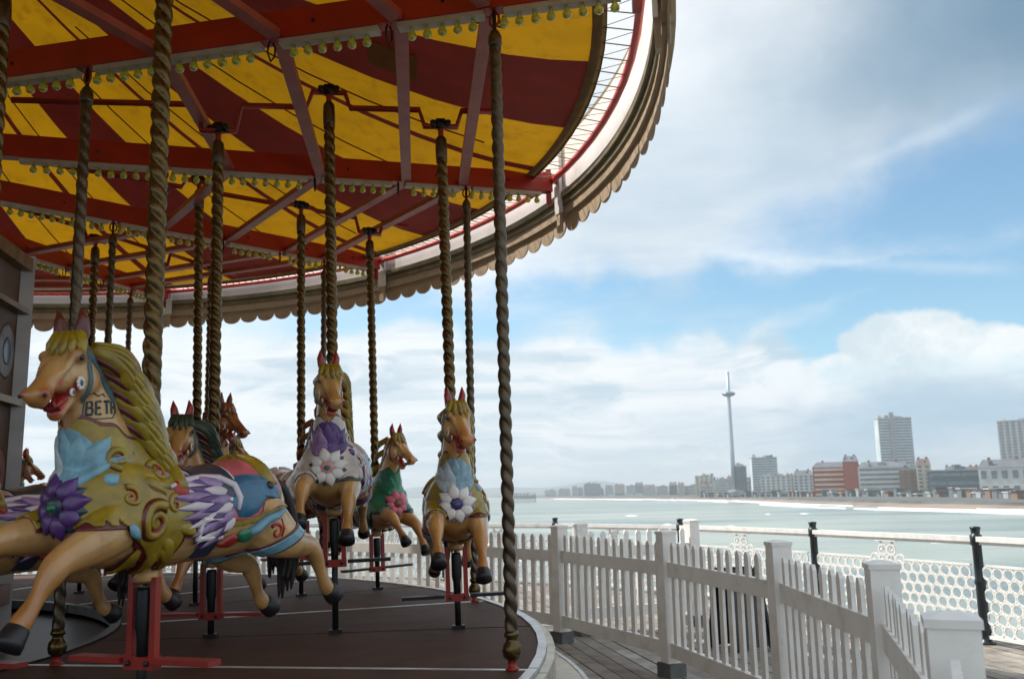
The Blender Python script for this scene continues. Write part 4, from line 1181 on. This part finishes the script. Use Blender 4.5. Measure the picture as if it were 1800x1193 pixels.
bear.box((0, 0, 0), (.05, .07, .075))
bear_m = bear.mesh('bearing', IRON, True)
horse_meshes = {}
def role_map(**kw):
    d = dict(eye=EYEM, teeth=mat('gum_red', (0.22, 0.02, 0.02), .4), ear=REDP, white=WHITE, strap=mat('bridle_slate', (0.06, 0.12, 0.16), 0.35, var=.2), strap_dark=NAVY, tongue=REDP, mane=OLIVE, line=MAROON,
             hoof=BLACK, tail=HAIR, cloth=PINK, cloth_border=OLIVE, seat=NAVY, seat_line=WHITE, collar=OLIVE, collar_border=MAROON, red=REDP, plume=LBLUE, plume2=mat('plume_pale', (0.42, 0.52, 0.58), 0.35, var=.25, scale=20),
             petal=PURPLE, petal_line=NAVY, flower_ring=NAVY, flower_centre=GREEN, wing=LILAC, wing2=PURPLE, wing_line=mat('wing_white', (0.62, 0.58, 0.64), 0.35, var=.15), bird=BLUE, beak=TAN, goose=GREEN,
             stub=TAN, frame=REDPAINT, peg=REDPAINT, iron=IRON)
    d.update(kw); return d
def make_horse(label, deg, r_bot, r_top, zc, roles, base=(.52, .33, .135), shade=(.37, .15, .035), scale=1.0, flank=True, spin=0.0):
    """a horse on its brass pole; zc is the height of the barrel over the camera's eye"""
    root = empty('carousel_horse'); tag(root, label, 'carousel horse', 'carousel horses')
    pb = pol(r_bot, deg, PLAT); pt = pol(r_top, deg, EYE + zc + 2.82)
    up = (pt - pb).normalized()
    ang = R(deg) + PH
    hx = Vector((math.sin(ang), -math.cos(ang), 0)); ly = up.cross(hx).normalized(); hx = ly.cross(up).normalized()
    M = Matrix(((hx.x, ly.x, up.x, 0), (hx.y, ly.y, up.y, 0), (hx.z, ly.z, up.z, 0), (0, 0, 0, 1)))
    org = pb + Vector((CX, CY, 0))
    root.matrix_world = Matrix.Translation(org) @ M @ Matrix.Rotation(R(spin), 4, 'Z')
    key = (base, shade)
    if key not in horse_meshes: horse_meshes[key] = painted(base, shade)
    hz = (EYE + zc - PLAT) / up.z
    b = place('body', horse_meshes[key], root, (0, 0, hz))
    objs = []
    for i, (nm, me_, role, par) in enumerate(PARTS):
        if not flank and nm in ('feather', 'wing_edge', 'bird_head', 'beak', 'bird_eye', 'goose_neck', 'goose_head', 'goose_bill', 'buckle', 'buckle_plate', 'buckle_tongue', 'star_ray', 'thigh_flourish', 'acanthus_leaf', 'bolt', 'lock_line', 'petal_outline', 'inlay_leaf', 'scroll_line', 'rosette_centre', 'scroll_ground', 'leaf_ground', 'feather_ground'):
            objs.append(None); continue
        if nm in ('rosette_centre',):
            pass
        o = bpy.data.objects.new(nm, me_); COL.objects.link(o)
        if par is not None and objs[par] is not None:
            o.parent = objs[par]
        else:
            o.parent = root; o.location = (0, 0, hz)
        if len(me_.materials) == 0: me_.materials.append(WHITE)
        o.material_slots[0].link = 'OBJECT'; o.material_slots[0].material = roles[role]
        objs.append(o)
    place('twisted_pole', horse_pole, root, (0, 0, hz + .12))
    place('pole_cap', cap2, root, (0, 0, hz + 2.56))
    place('hanger_rod', rod_top, root, (0, 0, hz + 2.66))
    place('bearing', bear_m, root, (0, 0, hz + 2.84))
    MB().lathe([(.021, .0), (.021, hz - .45)], 12).build('guide_rod', IRON, root, True)
    MB().box((0, 0, .012), (.05, .09, .024)).build('rod_shoe', IRON, root)
    return root, hz
def crank(deg, stops):
    """crankshaft with one throw for each horse in the row"""
    pts = [pol(2.45, deg, EYE + 2.86)]
    for r_, z_ in stops:
        pts += [pol(r_ - .16, deg, EYE + 2.86), pol(r_ - .12, deg, EYE + z_), pol(r_ + .12, deg, EYE + z_), pol(r_ + .16, deg, EYE + 2.86)]
    pts.append(pol(stops[-1][0] + .45, deg, EYE + 2.86))
    MB().tube(pts, .024, 8).build('crankshaft', REDPAINT, car, True)

ROW = {}
beth, hz = make_horse('large tan horse with olive mane, purple wing and lettering on its neck, nearest the camera', -15, 4.87, 4.80, -.05,
                      role_map(ear=MAROON))
# the name on the neck, inside a drawn ribbon
LET = dict(B=[[(0, 0), (0, 1), (.5, 1), (.6, .78), (.5, .55), (0, .52)], [(.5, .55), (.68, .28), (.55, 0), (0, 0)]], E=[[(.6, 1), (0, 1), (0, 0), (.6, 0)], [(0, .5), (.5, .5)]],
           T=[[(0, 1), (.7, 1)], [(.35, 1), (.35, 0)]], H=[[(0, 0), (0, 1)], [(.6, 0), (.6, 1)], [(0, .5), (.6, .5)]])
INK = mat('ink_blue', (0.015, 0.05, 0.07), 0.5)
lx = .385
for ch in 'BETH':
    mb = MB()
    for st_ in LET[ch]:
        mb.tube([side(lx - u * .034, .395 + v * .050 - (lx - u * .034 - .3) * .1, .002)[0] for u, v in st_], .0048, 5)
    o = mb.build('letter', INK, beth); o.location = (0, 0, hz)
    lx -= .034 * .70 + .011
mb = ctube(MB(), [(.40, .452), (.395, .38), (.37, .368), (.32, .375), (.275, .38), (.265, .40)], side, .0022, .002, 5); o = mb.build('name_ribbon', INK, beth); o.location = (0, 0, hz)
mb = ctube(MB(), [(.395, .462), (.37, .474), (.34, .462), (.32, .474), (.31, .462)], side, .0022, .002, 5); o = mb.build('name_ribbon', INK, beth); o.location = (0, 0, hz)

make_horse('olive and pink horse half hidden at the left edge behind the winged horse', -15, 3.78, 3.68, -.12, role_map(petal=NAVY, cloth=ROSE), shade=(.40, .17, .05))
crank(-15, ((3.68, 2.70), (4.80, 2.77)))
make_horse('tan horse with blue plume and purple-white star flower, rightmost on the outer ring', 15, 5.62, 5.52, -.09,
           role_map(petal=WHITE, petal_line=LILAC, flower_ring=PURPLE, flower_centre=BLUE, plume=mat('plume_grey_blue', (0.22, 0.36, 0.46), 0.35, var=.3, scale=20), peg=IRON, cloth=PURPLE), base=(.56, .33, .115), shade=(.45, .16, .03))
make_horse('tan horse with purple breast and large white and pink flower facing the camera', 15, 4.79, 4.69, .16,
           role_map(collar=mat('collar_white', (0.60, 0.55, 0.52), 0.35, var=.2), collar_border=mat('slate_line', (0.07, 0.09, 0.10), .4), petal=WHITE, petal_line=mat('slate_line', (0.07, 0.09, 0.10), .4), flower_ring=ROSE, flower_centre=GREEN, plume=PURPLE, plume2=LILAC, cloth=REDP, cloth_border=LILAC, peg=IRON), base=(.57, .37, .15), shade=(.42, .19, .05))
make_horse('dark-bridled horse with bared teeth behind the winged horse', 15, 3.97, 3.90, -.16,
           role_map(mane=mat('mane_dark_green', (0.03, 0.05, 0.03), .4, var=.3), collar=GREEN, petal=ROSE, plume=OLIVE, teeth=WHITE), base=(.50, .30, .11), shade=(.36, .14, .035), spin=-17)
crank(15, ((3.90, 2.66), (4.69, 2.98), (5.52, 2.73)))
make_horse('smaller tan horse with green breast and pink flower, farther back on the outer ring', 45, 5.72, 5.60, -.10,
           role_map(collar=GREEN, collar_border=NAVY, petal=mat('petal_pink', (0.66, 0.16, 0.22), .35, var=.2), petal_line=MAROON, flower_ring=REDP, flower_centre=GREEN, plume=GREEN, plume2=GREEN, cloth=LILAC, peg=IRON, strap=BROWN), base=(.64, .40, .16), shade=(.50, .20, .05))
make_horse('brown and white painted horse behind the purple-breasted horse', 45, 4.92, 4.84, .05,
           role_map(mane=BROWN, cloth=WHITE, cloth_border=BROWN, collar=WHITE, collar_border=BROWN, seat=BROWN, petal=PURPLE), base=(.24, .10, .035), shade=(.12, .04, .015))
make_horse('red-brown horse looking right between the middle poles', 45, 3.94, 3.83, .12,
           role_map(mane=BROWN, collar=REDP, ear=BROWN, plume=TAN, teeth=WHITE, petal=OLIVE, strap=MAROON), base=(.34, .13, .04), shade=(.20, .06, .02), spin=14)
crank(45, ((3.83, 2.94), (4.84, 2.88), (5.60, 2.72)))
for deg, lst in ((75, ((5.65, 5.6, .0, 'tan horse far back, mostly hidden by the pair of middle poles', role_map(cloth=BLUE)),
                       (4.8, 4.75, -.12, 'far dark horse directly behind the winged horse', role_map(cloth=REDP, mane=BROWN)),
                       (3.9, 3.85, -.05, 'far horse near the painted drum with its head by the white edge post', role_map(collar=REDP)))),
                 (105, ((5.65, 5.6, -.1, 'farthest horse seen through the gap beside the drum', role_map(collar=BLUE)),))):
    for rb_, rt_, zc, lab, rl in lst:
        make_horse(lab, deg, rb_, rt_, zc, rl, base=(.42, .22, .08), shade=(.28, .10, .03), flank=False)
    crank(deg, tuple((rt_, zc + 2.82) for rb_, rt_, zc, *_ in reversed(lst)))
# ------------------------------------------------------------------ white picket fence round the ride
PWD, PHT = .125, 1.145
post_me = MB().box((0, 0, PHT / 2 + .05), (PWD, PWD, PHT - .10)).mesh('post', FENCEW)
def capmesh(w):
    h = w / 2 * 1.10
    return MB().add([(-h, -h, 0), (h, -h, 0), (h, h, 0), (-h, h, 0), (-h, -h, .022), (h, -h, .022), (h, h, .022), (-h, h, .022), (-h * .25, -h * .25, .036), (h * .25, -h * .25, .036), (h * .25, h * .25, .036), (-h * .25, h * .25, .036)],
                    [(3, 2, 1, 0), (0, 1, 5, 4), (1, 2, 6, 5), (2, 3, 7, 6), (3, 0, 4, 7), (4, 5, 9, 8), (5, 6, 10, 9), (6, 7, 11, 10), (7, 4, 8, 11), (8, 9, 10, 11)]).mesh('post_cap', FENCEW)
cap_me = capmesh(PWD)
block_me = MB().box((0, 0, .055), (.17, .17, .11)).box((0, 0, .125), (.10, .10, .03)).mesh('foot_block', BLOCK)
def picket_mesh(h):
    w, t = .062, .022
    V = [(x, y, z) for y in (-t / 2, t / 2) for x, z in ((-w / 2, 0), (w / 2, 0), (w / 2, h - .03), (.012, h), (-.012, h), (-w / 2, h - .03))]
    return MB().add(V, [(0, 1, 2, 3, 4, 5), (11, 10, 9, 8, 7, 6)] + [(i, i + 6, (i + 1) % 6 + 6, (i + 1) % 6) for i in range(6)]).mesh('picket', FENCEW)
pk_me = picket_mesh(.845)
def fence(pts, label, group=None, extra_feet=(), skip_first=False, npk=12):
    root = empty('picket_fence', pts[0]); tag(root, label, 'fence', group)
    o0 = Vector(pts[0])
    for i, q in enumerate(pts):
        q = Vector(q) - o0
        nx = Vector(pts[min(i + 1, len(pts) - 1)]) - Vector(pts[max(i - 1, 0)])
        rz = math.atan2(nx.y, nx.x)
        ps = place('post', post_me, root, q, (0, 0, rz)); place('post_cap', cap_me, ps, (0, 0, PHT))
        place('foot_block', block_me, root, q + Vector((0, 0, 0)), (0, 0, rz + .2))
    for a, b in zip(pts[:-1], pts[1:]):
        a, b = Vector(a) - o0, Vector(b) - o0
        d = b - a; L = d.length; t = d / L; rz = math.atan2(t.y, t.x)
        for z, h in ((.86, .115), (.215, .115)):
            MB().bar(a + t * (PWD / 2 - .005) + Vector((0, 0, z)), b - t * (PWD / 2 - .005) + Vector((0, 0, z)), .050, h).build('rail', FENCEW, root)
        n_ = max(2, round((L - PWD) / .150))
        for i in range(n_):
            q = a + t * (PWD / 2 + (L - PWD) * (i + .5) / n_)
            place('picket', pk_me, root, q + Vector((0, 0, .235 + random.uniform(-.004, .004))), (random.uniform(-.006, .006), random.uniform(-.006, .006), rz))
    return root
ring = [Vector((CX, CY, 0)) + Vector((7.45 * math.cos(R(a)), 7.45 * math.sin(R(a)), 0)) for a in (105, 90, 75.5, 60, 45)]
near = ring + [Vector((.452, 9.69, 0)), Vector((1.265, 7.85, 0)), Vector((1.68, 5.97, 0)), Vector((1.62, 4.15, 0)), Vector((1.12, 2.44, 0)), Vector((.35, .75, 0))]
fence(near, 'shaded white picket fence curving round the roundabout')
fence([Vector((.70, 10.15, 0)), Vector((2.03, 10.72, 0))], 'short sunlit white picket panel behind the curved fence')

ab = empty('folding_board', (2.15, 9.15, 0), rotz=.5); tag(ab, 'dark folding board standing behind the pickets of the curved fence', 'board')
for s in (-1, 1):
    MB().bar((0, s * .18, .02), (0, s * .03, .74), .46, .03, up=(0, 1, 0)).build('panel', RAILB, ab)
    for sx in (-1, 1):
        MB().bar((sx * .215, s * .20, .0), (sx * .215, s * .045, .76), .03, .045, up=(0, 1, 0)).build('frame_rail', IRON, ab)
MB().tube([(-.2, 0, .75), (.2, 0, .75)], .012, 6).build('hinge', IRON, ab)

# ------------------------------------------------------------------ pier railing: black posts, white handrail, ring lattice
rl = empty('pier_railing', RPTS[0]); tag(rl, 'white pier railing with black iron posts and lattice of rings', 'railing')
bpost = MB().lathe([(.085, 0), (.085, .02), (.055, .03), (.048, .10), (.056, .11), (.056, .13), (.050, .15), (.046, .55), (.054, .56), (.054, .59), (.045, .61), (.043, .92), (.056, .93), (.058, 1.02), (.040, 1.03), (.042, 1.07), (.050, 1.085), (.048, 1.10), (.02, 1.105)], 14).mesh('iron_post', RAILB, True)
ringm = MB()
NR, RM, rm_ = 12, .058, .0125
Vr = []
for i in range(NR):
    a = 2 * math.pi * i / NR
    for j in range(4):
        b = math.pi / 4 + math.pi / 2 * j
        Vr.append(((RM + rm_ * math.cos(b)) * math.cos(a), rm_ * math.sin(b), (RM + rm_ * math.cos(b)) * math.sin(a)))
ringm.add(Vr, [(i * 4 + j, i * 4 + (j + 1) % 4, ((i + 1) % NR) * 4 + (j + 1) % 4, ((i + 1) % NR) * 4 + j) for i in range(NR) for j in range(4)])
ring_me = ringm.mesh('lattice_ring', RAILW)
scr = MB()
for s in (-1, 1):
    scr.tube([(s * (.012 + .10 * t + .03 * math.sin(6 * t)), 0, .99 - .05 - .30 * (1 - t) * .55 * 1.6 * (1 if True else 0)) for t in np.linspace(0, 1, 9)], .010, 5)
    scr.tube([(s * (.10 * (1 - t) + .0), 0, .93 - .26 * t) for t in np.linspace(0, 1, 7)], .009, 5)
    scr.tube([(s * .075 + .035 * math.cos(t), 0, .86 + .035 * math.sin(t)) for t in np.linspace(0, 5.2, 10)], .008, 5)
scr.box((0, 0, .935), (.30, .05, .03))
scr_me = scr.mesh('scroll_bracket', RAILW)
for k in range(len(RPTS)):
    q = RPTS[k] - RPTS[0]
    place('iron_post', bpost, rl, q)
    if k == len(RPTS) - 1: break
    dv = RPTS[k + 1] - RPTS[k]; RL = dv.length; rd = dv / RL; RZ = math.atan2(rd.y, rd.x)
    mid = q + rd * (RL / 2)
    up_ = lambda z: Vector((0, 0, z))
    MB().bar(q + rd * .03 + up_(.985), q + rd * (RL - .03) + up_(.985), .085, .05).build('handrail', RAILW, rl)
    MB().bar(q + rd * .045 + up_(.945), q + rd * (RL - .045) + up_(.945), .045, .03).build('rail_underside', RAILW, rl)
    MB().bar(q + rd * .04 + up_(.07), q + rd * (RL - .04) + up_(.07), .03, .03).build('lattice_rail', RAILW, rl)
    for s0, s1 in ((.04, .40), (.60, .96)):
        MB().bar(q + rd * (RL * s0) + up_(.735), q + rd * (RL * s1) + up_(.735), .025, .022).build('lattice_rail', RAILW, rl)
    place('scroll_bracket', scr_me, rl, mid, (0, 0, RZ))
    rings = []
    for row in range(6):
        n_ = 18
        for i in range(n_):
            u = .10 + (RL - .20) * (i + (.5 if row % 2 else 0)) / (n_ - .5)
            if u < RL - .08: rings.append((q + rd * u + up_(.14 + row * .105), row))
    for row, cnt in ((6, 4), (7, 2)):
        for i in range(cnt): rings.append((mid + rd * ((i - (cnt - 1) / 2) * .12) + up_(.14 + row * .098), row))
    if k in (3, 4, 5):
        keep = [r_ for r_ in rings if k < 5 or r_[1] > 2]
        for p_, _ in keep: place('lattice_ring', ring_me, rl, p_, (0, 0, RZ))
        rest = [r_ for r_ in rings if not (k < 5 or r_[1] > 2)]
    else:
        rest = rings
    if rest:
        mb = MB(); cz, sz = math.cos(RZ), math.sin(RZ)
        for p_, _ in rest:
            mb.add([(p_.x + x_ * cz - y_ * sz, p_.y + x_ * sz + y_ * cz, p_.z + z_) for x_, y_, z_ in ringm.v], ringm.f)
        tag(mb.build('lattice', RAILW, rl), kind='stuff')

# ------------------------------------------------------------------ sea air
hz_m = bpy.data.materials.new('haze_air'); hz_m.use_nodes = True
hn = hz_m.node_tree; hn.nodes.clear()
pv = hn.nodes.new('ShaderNodeVolumePrincipled'); pv.inputs['Color'].default_value = (0.80, 0.90, 0.97, 1)
pv.inputs['Density'].default_value = 0.00017; pv.inputs['Anisotropy'].default_value = 0.2
ho_ = hn.nodes.new('ShaderNodeOutputMaterial'); hn.links.new(pv.outputs[0], ho_.inputs['Volume'])
HZ = True
if HZ:
    hb = MB().box((0, 5600, 90), (18400, 13200, 205)).build('haze', hz_m)
    tag(hb, 'thin blue sea haze', 'haze', kind='stuff')
